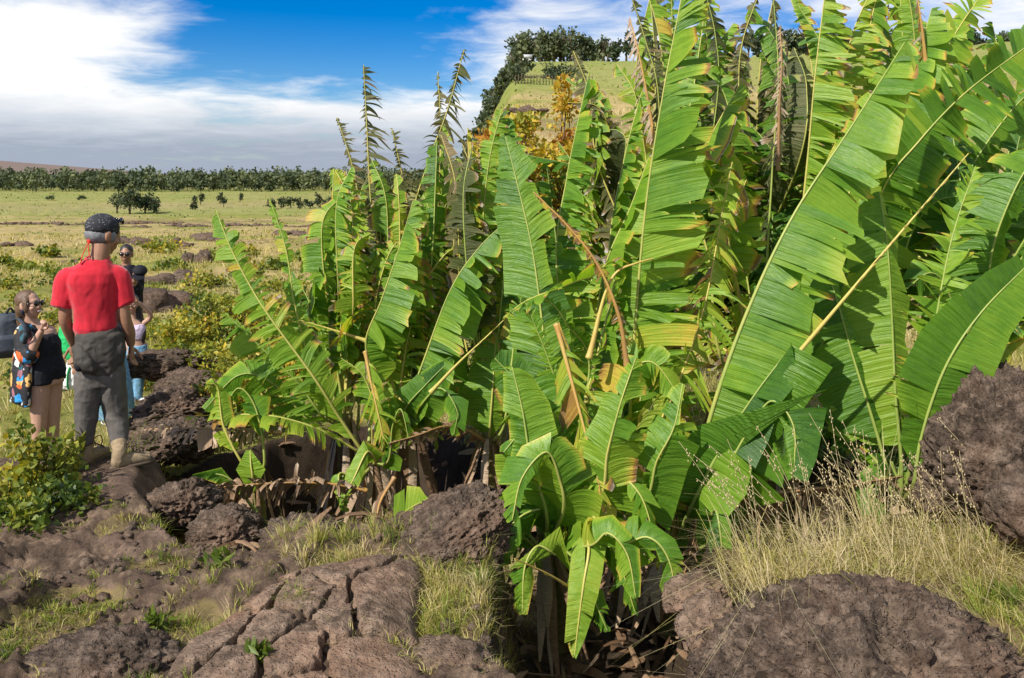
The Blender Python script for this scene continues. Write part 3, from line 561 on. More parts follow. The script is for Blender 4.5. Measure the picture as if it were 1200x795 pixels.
lf(p5[0], curve(p5, [(1060, 260, 6.5), (1075, 120, 6.5), (1070, 30, 6.5), (1058, -40, 6.5)]), (.18, .24), phi=(-30, 200), lam=.4, age=.3, tear=.8, strip=.06, droop=.5, brown=.4)
lf(p5[0], curve(p5, [(1070, 330, 6.2), (1130, 210, 6.1), (1185, 130, 6.1), (1240, 80, 6.15)]), (.36, .34), phi=(-20, 196), lam=.2, age=.22, tear=.7, strip=.06, slant=15, droop=.5, brown=.4)
lf(p5[0], px((1085, 75, 6.1), (1080, 30, 6.05), (1075, -5, 6.05)), .09, mat='leaf', phi=(-60, 240), lam=.02, age=.78, tear=1, strip=.035, slant=-40, droop=1.3, brown=.2, ribage=.8, name='dead_leaf')
lf(p5[0], px((1022, 80, 6.6), (1023, 48, 6.6), (1028, 22, 6.6), (1042, 8, 6.6)), .12, phi=(10, 170), lam=.3, age=.78, tear=1, strip=.04, slant=35, droop=.2, taper=.9, brown=.2, ribage=.8, name='dead_leaf', label='small red brown withered leaf tip')
lf(p5[0], curve(p5, [(1050, 330, 6.0), (1070, 270, 5.9), (1100, 235, 5.85), (1150, 230, 5.8)]), (.3, .3), phi=(-30, 210), lam=.2, age=.12, tear=.6, strip=.08, droop=.6, brown=.1)
# p8
lf(p8[0], curve(p8, [(1158, 380, 5.5), (1160, 310, 5.4), (1175, 255, 5.35), (1205, 195, 5.35), (1240, 170, 5.4)]), (.16, .30), phi=(-40, 205), lam=.2, age=.16, tear=.45, strip=.08, slant=0, droop=.7, brown=.15)
lf(p8[0], curve(p8, [(1150, 400, 5.8), (1165, 300, 5.8), (1180, 230, 5.8), (1195, 160, 5.9)]), (.32, .34), phi=(-25, 200), lam=.2, age=.1, tear=.7, strip=.07, droop=.5, brown=.15)
lf(p8[0], curve(p8, [(1130, 400, 5.6), (1110, 340, 5.5), (1090, 320, 5.45), (1060, 340, 5.4)]), (.2, .22), phi=(-40, 210), lam=.2, age=.12, tear=.6, strip=.07, droop=.8, brown=.2)
lf(p8[0], curve(p8, [(1185, 380, 5.5), (1210, 300, 5.5), (1240, 250, 5.5)]), (.25, .25), phi=(-25, 200), lam=.1, age=.2, tear=.7, strip=.07, droop=.5)
# p7: behind at the left top
lf(p7[0], curve(p7, [(775, 300, 6.5), (772, 120, 6.3), (757, 50, 6.3), (736, -15, 6.3)]), (.26, .12), mat='fray', phi=(-30, 190), lam=.45, age=.33, tear=1, strip=.04, slant=-20, droop=.7, brown=.5, ribage=.42, fray=.6)
lf(p7[0], px((768, 170, 6.2), (758, 110, 6.2), (748, 60, 6.2), (738, 20, 6.25)), (.03, .15), mat='dead', phi=(-60, 215), lam=.02, age=.9, tear=1, strip=.05, slant=-40, droop=1.5, brown=.2, ribage=.8, name='dead_leaf', label='white dry shreds hanging from a curved midrib')
lf(p7[0], curve(p7, [(740, 300, 6.6), (700, 190, 6.6), (690, 110, 6.6), (672, 60, 6.65)]), (.22, .2), mat='fray', phi=(-30, 200), lam=.45, age=.4, tear=.95, strip=.05, slant=-10, droop=.8, brown=.8)
lf(p7[0], curve(p7, [(720, 320, 6.7), (720, 200, 6.7), (705, 130, 6.6), (665, 120, 6.55)]), (.2, .18), mat='fray', phi=(-50, 210), lam=.4, age=.44, tear=.95, strip=.05, droop=1, brown=.8)
lf(p7[0], curve(p7, [(785, 280, 6.7), (790, 120, 6.7), (788, 30, 6.7), (785, -30, 6.7)]), (.14, .14), phi=(-20, 190), lam=.4, age=.3, tear=1, strip=.05, slant=20, droop=.5, brown=.6)
lf(p7[0], curve(p7, [(810, 300, 6.8), (840, 120, 6.8), (838, 40, 6.8), (820, -30, 6.8)]), (.2, .2), mat='fray', phi=(-30, 200), lam=.35, age=.18, tear=.9, strip=.055, slant=-10, droop=.9, brown=.5)
lf(p7[0], curve(p7, [(830, 320, 6.9), (862, 160, 6.9), (868, 60, 6.9), (890, -10, 6.9)]), (.2, .18), mat='fray', phi=(-30, 200), lam=.35, age=.36, tear=1, strip=.045, slant=-5, droop=.9, brown=.9)
filler(p7, 13, (1.4, 2.5), (-70, 80), (8, 50), (.05, .45), seed=3, w=(.16, .28))
filler(p4, 15, (1.4, 2.5), (-70, 80), (6, 50), (.05, .5), seed=4, w=(.18, .3))
filler(p5, 16, (1.4, 2.6), (-80, 110), (6, 50), (.05, .45), seed=5, w=(.18, .3))
filler(p8, 12, (1.2, 2.4), (-60, 130), (8, 60), (.03, .35), seed=6, w=(.16, .28))
p9 = plant((1.95, 7.3), P(868, 430, 7.2), 'tall banana plant deep at the back centre of the right clump, mostly hidden', .09, RG, 6)
p10 = plant((.5, 7.1), P(662, 470, 7.0), 'banana plant deep at the back left of the right clump, mostly hidden', .09, RG, 6)
filler(p9, 20, (1.7, 2.9), (-100, 100), (3, 36), (.05, .5), seed=13, w=(.2, .32))
filler(p10, 12, (1.1, 2.0), (-80, 90), (3, 40), (.05, .5), seed=14, w=(.16, .28))
def backdrop():
    rs = np.random.default_rng(77)
    for k in range(34):
        tx = 690+k*15.6+rs.uniform(-12, 12); ty = rs.uniform(-60, 110) if k > 3 else rs.uniform(60, 160); d = rs.uniform(6.3, 7.6); pl = (p10 if tx < 740 else p7 if tx < 820 else p9 if tx < 980 else p5 if tx < 1110 else p8)
        bx = 600+pl[1][0]/pl[1][1]*F; m1 = bx*.55+tx*.45+rs.uniform(-25, 25); ln = rs.uniform(-45, 45)
        pts = curve(pl, [(m1, 330, pl[1][1]+.1), (tx*.8+m1*.2-ln*.3, 190, d), (tx, (ty+190)/2-20, d), (tx+ln, ty, d+.1)])
        fold = rs.random() < .55; sgn = rs.random() < .3; ph = ((FOLD_L if sgn else FOLD_R) if fold else (rs.uniform(-50, 0), rs.uniform(180, 225)))
        leaf(pl[0], pts, rs.uniform(.2, .36), mat='fray' if rs.random() < .25 else 'leaf', phi=ph, lam=rs.uniform(.2, .4), age=rs.uniform(.14, .46), tear=rs.uniform(.5, 1), strip=rs.uniform(.05, .09), slant=rs.uniform(-15, 25), droop=rs.uniform(.3, 1), brown=rs.uniform(.2, .8), fray=rs.uniform(.3, .8), N0=(rs.uniform(-.6, .3), -1, rs.uniform(.2, .6)))
backdrop()
filler(p2, 8, (.8, 1.6), (-120, 60), (30, 80), (.05, .4), seed=7)
filler(p6, 5, (.6, 1.0), (-160, 100), (40, 100), (.05, .4), seed=8, w=(.1, .17))
filler(p3, 4, (.7, 1.2), (-90, 90), (30, 80), (.03, .25), seed=9, w=(.1, .17))
filler(p1, 4, (.7, 1.2), (-60, 90), (30, 80), (.03, .25), seed=10, w=(.1, .2))
for pts_, w_, ag_ in (([(640, 600, 4.6), (622, 540, 4.5), (612, 480, 4.5), (600, 430, 4.55)], .27, .22), ([(660, 600, 4.55), (655, 560, 4.45), (640, 530, 4.4), (612, 560, 4.35), (600, 610, 4.3)], .22, .26), ([(700, 590, 4.6), (712, 530, 4.5), (728, 470, 4.5), (745, 420, 4.55)], .24, .3), ([(745, 600, 4.7), (770, 540, 4.6), (790, 500, 4.6), (800, 450, 4.65)], .22, .24), ([(690, 640, 4.4), (712, 625, 4.3), (735, 650, 4.25), (745, 700, 4.2)], .17, .3), ([(720, 640, 4.5), (760, 630, 4.4), (785, 660, 4.35), (792, 720, 4.3)], .16, .2), ([(650, 650, 4.4), (630, 640, 4.3), (615, 665, 4.25), (612, 720, 4.2)], .15, .26)):
    lf(p6[0], curve(p6, pts_), (w_, w_*.85), phi=(-30, 208), lam=.15, age=ag_, tear=.42, strip=.09, slant=22, droop=.6, brown=.2)
def fruit():
    e = p4[0]; off = np.array(e.location); mb = MB(); c = P(962, 512, 5.75)
    for ring in range(4):
        for k in range(9):
            a = k/9*6.28+ring*.35; d = np.array([math.cos(a), math.sin(a), 0]); b = c+np.array([.02*ring, 0, .10-.075*ring])+d*.03
            pts = np.stack([b+d*(.055*math.sin(t*1.5)+.01)+UPV*(-.02+.13*t*t-.02*t) for t in np.linspace(0, 1, 7)])
            V, Q, T = tube(pts, np.array([.008, .018, .022, .022, .02, .014, .006]), 8); mb.add(V, Q, T, .12+.04*rng.random())
    f = mb.build('fruit_bunch', M['stem'], e, off=off)
    st, _ = catmull([p4[1]+[0, 0, .1], P(990, 500, 5.85), P(985, 505, 5.75), P(962, 490, 5.75), P(962, 530, 5.75)], 30)
    r = MB(); V, Q, T = tube(st, np.linspace(.022, .012, 30), 10); r.add(V, Q, T, .12); r.build('fruit_stalk', M['stem'], f, off=off)
    me = f.data; me.materials.clear(); me.materials.append(simple('unripe_banana', (.06, .15, .02), .45, .35, 25, spec=.5))
fruit()
# ----------------------------------------------------------------- the clump beyond the pit at the left
q1 = plant((-1.12, 6.85), P(437, 545, 6.8), 'banana plant in the pit with a long feathered leaf arching left')
q2 = plant((-1.5, 7.5), P(405, 500, 7.4), 'banana plant at the pit back with thin frayed leaves against the sky', .09)
q3 = plant((-.85, 7.2), P(478, 505, 7.15), 'banana plant in the pit with the tallest pointed frayed leaf', .09)
q4 = plant((-.2, 7.1), P(573, 520, 6.9), 'banana plant right of the pit with a bare yellow stalk and backlit leaf', .08)
q5 = plant((-1.9, 6.5), P(300, 560, 6.4), 'small banana sucker with a few short leaves at the left of the pit', .05)
lf(q1[0], curve(q1, [(425, 530, 6.6), (398, 490, 6.5), (368, 443, 6.4), (317, 373, 6.4), (293, 335, 6.45), (270, 290, 6.5), (253, 246, 6.6)]), (.22, .24), phi=(-35, 200), lam=.16, age=.32, tear=.75, strip=.055, slant=25, droop=.6, brown=.3, rib=.018)
lf(q1[0], curve(q1, [(420, 530, 6.6), (395, 515, 6.5), (365, 500, 6.4), (320, 488, 6.35), (270, 486, 6.35), (218, 489, 6.35)]), (.03, .27), phi=(-60, 82), lam=.25, age=.42, tear=.75, strip=.05, slant=6, droop=.8, brown=.5, N0=(0, -1, .15), ribage=.5, label='level leaf hanging a yellow and brown fringe')
lf(q1[0], curve(q1, [(436, 500, 6.6), (432, 450, 6.4), (428, 412, 6.35)]), .02, lam=.6, age=.6, rib=.014, ribage=.62, name='bare_stalk')
lf(q1[0], px((428, 412, 6.36), (434, 445, 6.3), (442, 480, 6.25), (450, 515, 6.2)), (.27, .2), phi=(-25, 205), lam=.06, age=.49, tear=.8, strip=.06, slant=40, droop=1, brown=.5, fray=.7, ribage=.7, label='hanging yellow leaf with scorched brown edges')
lf(q1[0], curve(q1, [(420, 560, 6.5), (398, 555, 6.4), (400, 580, 6.3), (405, 600, 6.3)]), (.12, .12), phi=(-40, 220), lam=.2, age=.28, tear=.5, strip=.09, droop=.8)
lf(q1[0], curve(q1, [(440, 540, 6.5), (430, 530, 6.4), (415, 560, 6.3), (400, 590, 6.25)]), (.1, .09), phi=(-20, 200), lam=.3, age=.36, tear=.1, strip=.15, droop=.3)
lf(q1[0], curve(q1, [(450, 520, 6.5), (440, 480, 6.4), (425, 440, 6.4), (400, 420, 6.4)]), (.2, .2), phi=(-30, 215), lam=.2, age=.3, tear=.7, strip=.07, droop=.7)
lf(q1[0], curve(q1, [(455, 540, 6.5), (460, 500, 6.4), (470, 480, 6.35), (480, 520, 6.3)]), (.14, .16), phi=(-40, 220), lam=.2, age=.2, tear=.5, strip=.09, droop=.8)
lf(q1[0], px((462, 560, 6.3), (445, 590, 6.15), (440, 625, 6.0)), (.15, .12), phi=(-45, 225), mat='dead', lam=.05, age=.3, tear=.9, strip=.05, slant=30, droop=1.2, name='dead_leaf', ribage=.9)
lf(q1[0], px((430, 575, 6.2), (385, 567, 6.1), (330, 566, 6.0), (270, 570, 5.95), (218, 578, 5.9)), (.12, .20), mat='dead', phi=(40, 250), lam=.02, age=.55, tear=.85, strip=.07, slant=30, droop=1.1, brown=.3, cup=.9, rib=.014, ribage=.85, name='dead_leaf', label='fallen pale brown crumpled dead leaf across the pit')
lf(q5[0], px((330, 508, 6.5), (290, 504, 6.45), (230, 502, 6.4), (172, 503, 6.4)), (.02, .19), mat='dead', phi=(-60, 84), lam=.02, age=.62, tear=.9, strip=.045, slant=0, droop=1, brown=.25, N0=(0, -1, .15), ribage=.85, name='dead_leaf', label='dead leaf with a straw coloured hanging fringe')
lf(q2[0], curve(q2, [(372, 470, 7.1), (362, 360, 7.1), (375, 310, 7.1), (388, 262, 7.15), (395, 233, 7.2)]), (.22, .2), phi=(-8, 26), lam=.3, age=.22, tear=.7, strip=.06, slant=5, droop=.35, N0=(-.6, -1, .6))
lf(q2[0], curve(q2, [(390, 450, 7.2), (386, 360, 7.2), (398, 310, 7.2), (414, 258, 7.25)]), (.22, .2), phi=(-8, 26), lam=.3, age=.25, tear=.7, strip=.06, slant=5, droop=.35, N0=(-.6, -1, .6))
lf(q2[0], curve(q2, [(400, 420, 7.1), (402, 350, 7.05), (422, 318, 7.05), (440, 290, 7.1)]), (.18, .16), phi=(-20, 22), lam=.35, age=.26, tear=.3, strip=.1, slant=10, N0=(-.6, -1, .7))
lf(q2[0], curve(q2, [(436, 400, 7.3), (444, 310, 7.3), (434, 230, 7.3), (430, 150, 7.35), (426, 76, 7.4)]), (.36, .10), mat='fray', phi=(-20, 190), lam=.42, age=.32, tear=1, strip=.035, slant=-18, droop=.6, brown=.8, fray=.7, ribage=.5, taper=.8)
lf(q2[0], px((446, 330, 7.25), (442, 280, 7.25), (437, 235, 7.27)), (.09, .1), mat='dead', phi=(-40, 230), lam=.02, age=.9, tear=1, strip=.04, slant=-35, droop=1.4, name='dead_leaf', ribage=.7)
lf(q2[0], curve(q2, [(425, 400, 7.6), (426, 280, 7.6), (414, 200, 7.6), (395, 138, 7.65)]), (.22, .09), mat='fray', phi=(-10, 190), lam=.45, age=.4, tear=1, strip=.035, slant=-15, droop=.5, brown=.8, ribage=.5, taper=.8)
lf(q2[0], curve(q2, [(385, 480, 7.0), (362, 420, 6.9), (345, 355, 6.9), (335, 292, 6.95), (316, 233, 7.0)]), (.10, .11), phi=(-30, 200), lam=.2, age=.3, tear=.8, strip=.06, droop=.6, brown=.3)
lf(q2[0], curve(q2, [(380, 490, 6.9), (350, 450, 6.8), (317, 418, 6.75), (264, 367, 6.75)]), (.08, .3), phi=(-40, 190), lam=.25, age=.3, tear=.9, strip=.045, slant=25, droop=.4, brown=.2, ribage=.3)
lf(q2[0], curve(q2, [(370, 500, 7.0), (320, 450, 6.9), (280, 440, 6.85), (240, 480, 6.8)]), (.2, .22), phi=(-35, 215), lam=.3, age=.25, tear=.4, strip=.1, droop=.8, brown=.3)
lf(q2[0], px((430, 400, 6.9), (400, 390, 6.85), (360, 378, 6.8), (350, 376, 6.8)), (.02, .12), phi=(-60, 80), lam=.3, age=.3, tear=.6, rib=.02, ribage=.62, N0=(0, -1, .1))
lf(q3[0], curve(q3, [(440, 440, 6.9), (429, 400, 6.8), (447, 352, 6.75), (468, 290, 6.8), (484, 236, 6.85)]), (.34, .3), phi=(-14, 16), lam=.25, age=.27, tear=.55, strip=.07, slant=12, droop=.3, brown=.2)
lf(q3[0], curve(q3, [(470, 400, 7.2), (480, 270, 7.1), (500, 195, 7.1), (524, 130, 7.15), (544, 58, 7.2)]), (.32, .14), mat='fray', phi=(-25, 165), lam=.45, age=.34, tear=1, strip=.035, slant=-22, droop=.8, brown=.8, fray=.6, ribage=.5, taper=.8)
lf(q3[0], curve(q3, [(490, 400, 7.5), (512, 240, 7.5), (516, 150, 7.5), (513, 84, 7.55)]), (.17, .13), mat='fray', phi=(-20, 190), lam=.5, age=.42, tear=1, strip=.035, slant=-20, droop=.7, brown=.8, taper=.8)
lf(q3[0], px((512, 300, 7.3), (513, 250, 7.3), (515, 215, 7.3)), .09, mat='dead', phi=(-40, 230), lam=.02, age=.85, tear=1, strip=.04, slant=-35, droop=1.4, name='dead_leaf', ribage=.7)
lf(q3[0], curve(q3, [(480, 420, 7.5), (484, 300, 7.5), (474, 220, 7.5), (459, 150, 7.55)]), (.2, .09), mat='fray', phi=(-10, 190), lam=.45, age=.38, tear=1, strip=.04, slant=-12, droop=.5, brown=.7, taper=.8)
lf(q3[0], curve(q3, [(472, 485, 6.8), (492, 435, 6.7), (527, 342, 6.7), (560, 292, 6.75), (598, 255, 6.8)]), (.40, .30), phi=(-18, 20), lam=.12, age=.21, tear=.55, strip=.08, slant=4, droop=.25, brown=.2, ribage=.4)
lf(q3[0], curve(q3, [(475, 480, 6.6), (500, 450, 6.55), (530, 420, 6.6)]), (.24, .14), phi=(-25, 190), lam=.1, age=.1, tear=.15, strip=.15, slant=10, droop=.3)
lf(q3[0], curve(q3, [(490, 480, 6.6), (515, 455, 6.5), (535, 480, 6.4), (532, 510, 6.4)]), (.18, .2), phi=(-30, 210), lam=.15, age=.17, tear=.15, strip=.15, droop=.6)
lf(q3[0], curve(q3, [(470, 450, 7.0), (490, 350, 6.95), (520, 300, 6.95), (540, 290, 7.0)]), (.24, .24), phi=(-40, 200), lam=.25, age=.45, tear=.95, strip=.05, droop=1, brown=.8)
lf(q3[0], curve(q3, [(460, 450, 7.0), (440, 370, 7.0), (455, 300, 7.0), (480, 270, 7.1)]), (.2, .2), phi=(-40, 200), lam=.25, age=.4, tear=.95, strip=.05, droop=1, brown=.8)
lf(q4[0], curve(q4, [(574, 500, 6.8), (577, 460, 6.8), (579, 430, 6.85), (581, 390, 6.9)]), (.1, .26), phi=(-30, 195), lam=.1, age=.3, tear=.2, strip=.14, slant=0, droop=.3)
lf(q4[0], curve(q4, [(560, 400, 7.0), (566, 260, 6.95), (574, 185, 6.95), (588, 128, 7.0)]), (.2, .2), phi=(-20, 200), lam=.4, age=.3, tear=.8, strip=.05, slant=15, droop=.5, brown=.5)
lf(q4[0], curve(q4, [(545, 400, 7.1), (532, 290, 7.0), (545, 225, 7.0), (568, 165, 7.05)]), (.16, .14), mat='fray', phi=(-15, 190), lam=.4, age=.42, tear=.9, strip=.045, slant=10, droop=.5, brown=.6)
lf(q4[0], curve(q4, [(580, 400, 7.3), (584, 270, 7.3), (592, 190, 7.3), (598, 140, 7.35)]), (.16, .18), phi=(-20, 200), lam=.35, age=.25, tear=.8, strip=.05, droop=.6, brown=.4)
lf(q4[0], curve(q4, [(560, 420, 7.2), (530, 300, 7.15), (520, 250, 7.1), (540, 215, 7.1), (556, 210, 7.1)]), (.2, .2), phi=(-40, 210), lam=.35, age=.25, tear=.7, strip=.06, droop=.8, brown=.3)
lf(q4[0], px((505, 460, 6.4), (535, 428, 6.35), (570, 395, 6.3), (598, 368, 6.3)), .004, lam=.5, age=.6, rib=.018, ribage=.58, name='bare_stalk', label='bare yellow stalk slanting up to the right')
lf(q4[0], curve(q4, [(590, 500, 6.8), (598, 440, 6.8), (605, 380, 6.9), (615, 330, 6.9)]), (.12, .14), phi=(-20, 200), lam=.25, age=.2, tear=.7, strip=.07, droop=.4)
lf(q4[0], curve(q4, [(548, 505, 6.6), (520, 500, 6.4), (490, 510, 6.2), (455, 520, 6.1)]), (.12, .14), mat='dead', phi=(-60, 260), lam=.1, age=.4, tear=.9, strip=.05, slant=0, droop=1.5, name='dead_leaf', ribage=.9, label='dead brown leaf hanging in strips over the pit edge')
lf(q5[0], curve(q5, [(296, 540, 6.3), (295, 555, 6.2), (295, 535, 6.15)]), .03, lam=.4, age=.3)
lf(q5[0], px((297, 575, 6.2), (296, 560, 6.1), (294, 545, 6.1), (293, 528, 6.15)), (.14, .14), phi=(-15, 195), lam=.05, age=.38, tear=.05, strip=.2, slant=15, droop=.2, label='short bright backlit leaf')
lf(q5[0], curve(q5, [(285, 545, 6.2), (262, 500, 6.2), (255, 455, 6.25), (242, 450, 6.2)]), (.14, .15), phi=(-40, 220), lam=.4, age=.4, tear=.5, strip=.08, droop=1, brown=.3)
lf(q5[0], curve(q5, [(310, 540, 6.3), (300, 480, 6.3), (280, 455, 6.3), (262, 480, 6.3)]), (.18, .18), phi=(-30, 215), lam=.4, age=.2, tear=.4, strip=.09, droop=.8)
lf(q5[0], px((300, 600, 6.1), (270, 562, 6.0), (240, 555, 5.95), (225, 560, 5.9)), (.06, .07), phi=(-20, 200), lam=.3, age=.15, tear=.1, strip=.15)
lf(q1[0], px((455, 640, 5.9), (458, 622, 5.6), (475, 600, 5.35), (502, 584, 5.2)), (.2, .2), phi=(-10, 188), lam=.04, age=.36, tear=.15, strip=.14, slant=5, droop=.2, brown=.1, N0=(-.3, -1, .8), label='pale light green leaf leaning on the dark boulder')
def backdrop_pit():
    rs = np.random.default_rng(91)
    for k in range(30):
        tx = 372+k*7.9+rs.uniform(-8, 8); ty = rs.uniform(175, 300) if tx < 500 else rs.uniform(110, 250); d = rs.uniform(6.8, 7.7); pl = q2 if tx < 440 else q3 if tx < 530 else q4
        bx = 600+pl[1][0]/pl[1][1]*F; ln = rs.uniform(-22, 26); m1 = bx*.6+tx*.4
        pts = curve(pl, [(m1, 410, pl[1][1]+.05), (tx*.75+m1*.25, (ty+420)/2+20, d), (tx, (ty*2+330)/3, d), (tx+ln, ty, d+.1)])
        ph = FOLD_R if rs.random() < .4 else (rs.uniform(-50, 0), rs.uniform(180, 225))
        leaf(pl[0], pts, rs.uniform(.15, .27), mat='fray' if rs.random() < .22 else 'leaf', phi=ph, lam=rs.uniform(.15, .35), age=rs.uniform(.16, .5), tear=rs.uniform(.55, 1), strip=rs.uniform(.045, .08), slant=rs.uniform(-12, 25), droop=rs.uniform(.3, .9), brown=rs.uniform(.2, .8), fray=rs.uniform(.3, .8), N0=(rs.uniform(-.6, .3), -1, rs.uniform(.2, .6)))
backdrop_pit()
filler(q2, 7, (1.2, 2.0), (-60, 60), (15, 60), (.1, .45), seed=23)
filler(q3, 7, (1.2, 2.0), (-60, 70), (15, 60), (.1, .45), seed=24)
filler(q4, 6, (1.0, 1.7), (-70, 60), (15, 55), (.1, .4), seed=25)
filler(q1, 6, (.6, 1.0), (-120, 120), (30, 90), (.1, .4), seed=26, w=(.1, .17))
def litter():
    mb = MB()
    for k in range(800):
        for _ in range(20):
            x = rng.uniform(-3, 2.9); y = rng.uniform(3.9, 8.4)
            if pitmask(np.array([x]), np.array([y]), 1.1)[0] > .35 and math.hypot(x+2.8, y-5.8) > 1.0: break
        z = hz(x, y)+rng.uniform(.0, .07); L = rng.uniform(.1, .42); w = rng.uniform(.008, .03); a = rng.uniform(0, 6.28)
        d = np.array([math.cos(a), math.sin(a), rng.normal(0, .15)]); sd = np.array([-d[1], d[0], rng.normal(0, .4)])
        t = np.linspace(-.5, .5, 5); pt = np.array([x, y, z])+d*L*t[:, None]+UPV*(.12*L*(1-4*t**2))[:, None]*rng.uniform(-.3, 1.4); wd = sd*w*np.array([.3, 1, 1, .8, .2])[:, None]
        V = np.stack([pt-wd, pt+UPV*w*.5, pt+wd], 1).reshape(-1, 3); Q = [[3*i+j, 3*i+j+1, 3*i+4+j, 3*i+3+j] for i in range(4) for j in range(2)]
        mb.add(V, Q, None, rng.uniform(0, .75), np.stack([np.tile([0, .5, 1], 5), np.repeat(t, 3)*L+k], 1))
    kind(mb.build('leaf_litter', M['dead']), 'stuff')
litter()
# ================================================================= grass, shrubs, trees
def blades(mb, x, y, z, L, w, lean, age, yaw=None):
    n = len(x); a = rng.uniform(0, 6.28, n) if yaw is None else yaw
    h = np.stack([np.cos(a), np.sin(a), 0*a], 1); sd = np.stack([-np.sin(a), np.cos(a), 0*a], 1)
    f = rng.uniform(0, 1, n)[:, None]; sd = sd*f+h*(1-f); b = np.stack([x, y, z], 1)
    L = L[:, None]; w = w[:, None]*.5; le = lean[:, None]
    p1 = b+h*L*le*.25+UPV*L*.5; p2 = b+h*L*le*.95+UPV*L*(1-.45*le)
    V = np.stack([b-sd*w, b+sd*w, p1-sd*w*.8, p1+sd*w*.8, p2], 1).reshape(-1, 3); i = np.arange(n)[:, None]*5
    mb.add(V, i+np.array([[0, 1, 3, 2]]), i+np.array([[2, 3, 4]]), np.repeat(age, 5))
def grass():
    mb = MB()
    def tuft(cx, cy, rx, ry, n, L, age, lean=.6, w=.004):
        m = max(3, n//34); tx = cx+rng.normal(0, .5, m)*rx; ty = cy+rng.normal(0, .5, m)*ry; tl = L*rng.uniform(.35, 1.25, m); ta = np.clip(rng.normal(age, .2, m), 0, 1); ts = rng.uniform(.012, .045, m)*(.4+L*2.2)
        k = rng.integers(0, m, n); ox, oy = rng.normal(0, 1, n), rng.normal(0, 1, n); x = tx[k]+ox*ts[k]; y = ty[k]+oy*ts[k]; z = height(x, y)-.01; rd = np.hypot(ox, oy)
        blades(mb, x, y, z, tl[k]*rng.uniform(.35, 1.15, n), w*rng.uniform(.6, 1.4, n), np.clip(.15+rd*.5+rng.uniform(-.1, .5, n), .05, 1.6)*lean*1.3, np.clip(ta[k]+rng.normal(0, .13, n), 0, 1), np.arctan2(oy, ox)+rng.normal(0, .5, n))
    def pt(px_, py_, a, b, n, L, age, lean=.6, z=0., w=.004):
        g = G(px_, py_, z); d = g[1]; tuft(g[0], d, 1.5*a*d/F, 1.5*b*d*d/1900, n, L, age, lean, w)
    # foreground patches (rock with turf between)
    for q in ((40, 745, 55, 40, 2600, .07, .33), (205, 750, 50, 50, 2600, .08, .38), (150, 610, 40, 14, 1300, .06, .4), (190, 655, 42, 18, 1200, .06, .42), (90, 705, 50, 20, 1300, .06, .36), (200, 605, 12, 8, 90, .12, .33), (240, 610, 12, 6, 70, .1, .45), (210, 670, 12, 8, 120, .07, .33), (160, 668, 14, 8, 120, .06, .33)): pt(*q)
    pt(460, 680, 95, 38, 5200, .13, .55); pt(540, 705, 70, 42, 3600, .13, .6); pt(400, 650, 45, 14, 900, .14, .5); pt(560, 665, 40, 14, 900, .14, .42); pt(450, 735, 16, 8, 260, .07, .4); pt(360, 625, 60, 10, 420, .14, .6); pt(520, 765, 60, 25, 1200, .08, .6)
    # tall dry grass: between the clumps and across the right
    pt(545, 545, 50, 18, 2600, .34, .72, .9); pt(500, 560, 30, 12, 500, .4, .8, 1.1); pt(575, 520, 40, 18, 1200, .36, .6, .8)
    pt(985, 675, 95, 24, 850, .36, .92, 1.2); pt(1090, 665, 70, 22, 800, .33, .7, 1.2); pt(1090, 670, 90, 26, 900, .22, .4, 1.0); pt(1150, 660, 55, 22, 800, .30, .8, 1.1); pt(920, 690, 50, 22, 900, .38, .8, 1.0); pt(1185, 720, 30, 40, 1400, .16, .5, .8); pt(860, 720, 40, 26, 420, .36, .75, 1.2)
    pt(1160, 590, 40, 26, 420, .62, .85, .5, .1); pt(1010, 640, 90, 20, 200, .62, .9, .8)
    # sprigs over bare rock
    n = 900; x = rng.uniform(-2.6, 0, n); y = rng.uniform(3.2, 6.2, n); m = noise(xyz(x, y, 2.2, 4)) > .28; x, y = x[m], y[m]
    blades(mb, x, y, height(x, y)-.005, rng.uniform(.03, .10, len(x)), np.full(len(x), .004), rng.uniform(.2, 1.3, len(x)), np.clip(rng.normal(.5, .2, len(x)), 0, 1))
    # meadow beyond
    n = 165000; r = np.where(rng.random(n) < .12, rng.uniform(4.6, 6.8, n), 6.8*np.exp(rng.uniform(0, 1, n)**.85*math.log(11))); a = rng.uniform(-R(42), R(36), n); x = r*np.sin(a); y = r*np.cos(a)
    ok = ((r > 6.8) | (x > 1.9)) & (pitmask(x, y, 1.2) < .04) & ~((r > 22) & (a > R(-1.5)) & (r < 24)); x, y, r = x[ok], y[ok], r[ok]; n = len(x)
    cl = fbm(xyz(x, y, .7, 6), 3); cl2 = fbm(xyz(x, y, .12, 2), 3)
    keep = rng.random(n) < .5+.9*cl; x, y, r, cl, cl2 = x[keep], y[keep], r[keep], cl[keep], cl2[keep]; n = len(x)
    blades(mb, x, y, height(x, y)-.02, (.07+.26*np.clip(cl+.2, 0, 1)**1.4)*rng.uniform(.6, 1.4, n)*np.clip(r/12, 1, 1.5), .006*np.maximum(1, r/7), rng.uniform(.2, 1.2, n), np.clip(.56+.5*cl2+.2*cl+rng.normal(0, .14, n), 0.05, 1))
    for q in range(1500):   # taller clumps out in the pasture
        r_ = 7.2*math.exp(rng.random()*1.7); a_ = rng.uniform(-R(40), R(36)); x_, y_ = r_*math.sin(a_), r_*math.cos(a_)
        if pitmask(np.array([x_]), np.array([y_]), 1.2)[0] < .05 and not (-3.6 < x_ < -1.6 and 7 < y_ < 11 and rng.random() < .8): tuft(x_, y_, .25*r_/10, .25*r_/10, 46, rng.uniform(.18, .42), rng.uniform(.35, .85), .8, .005*r_/6)
    kind(mb.build('grass', M['grass'], smooth=False), 'stuff')
grass()
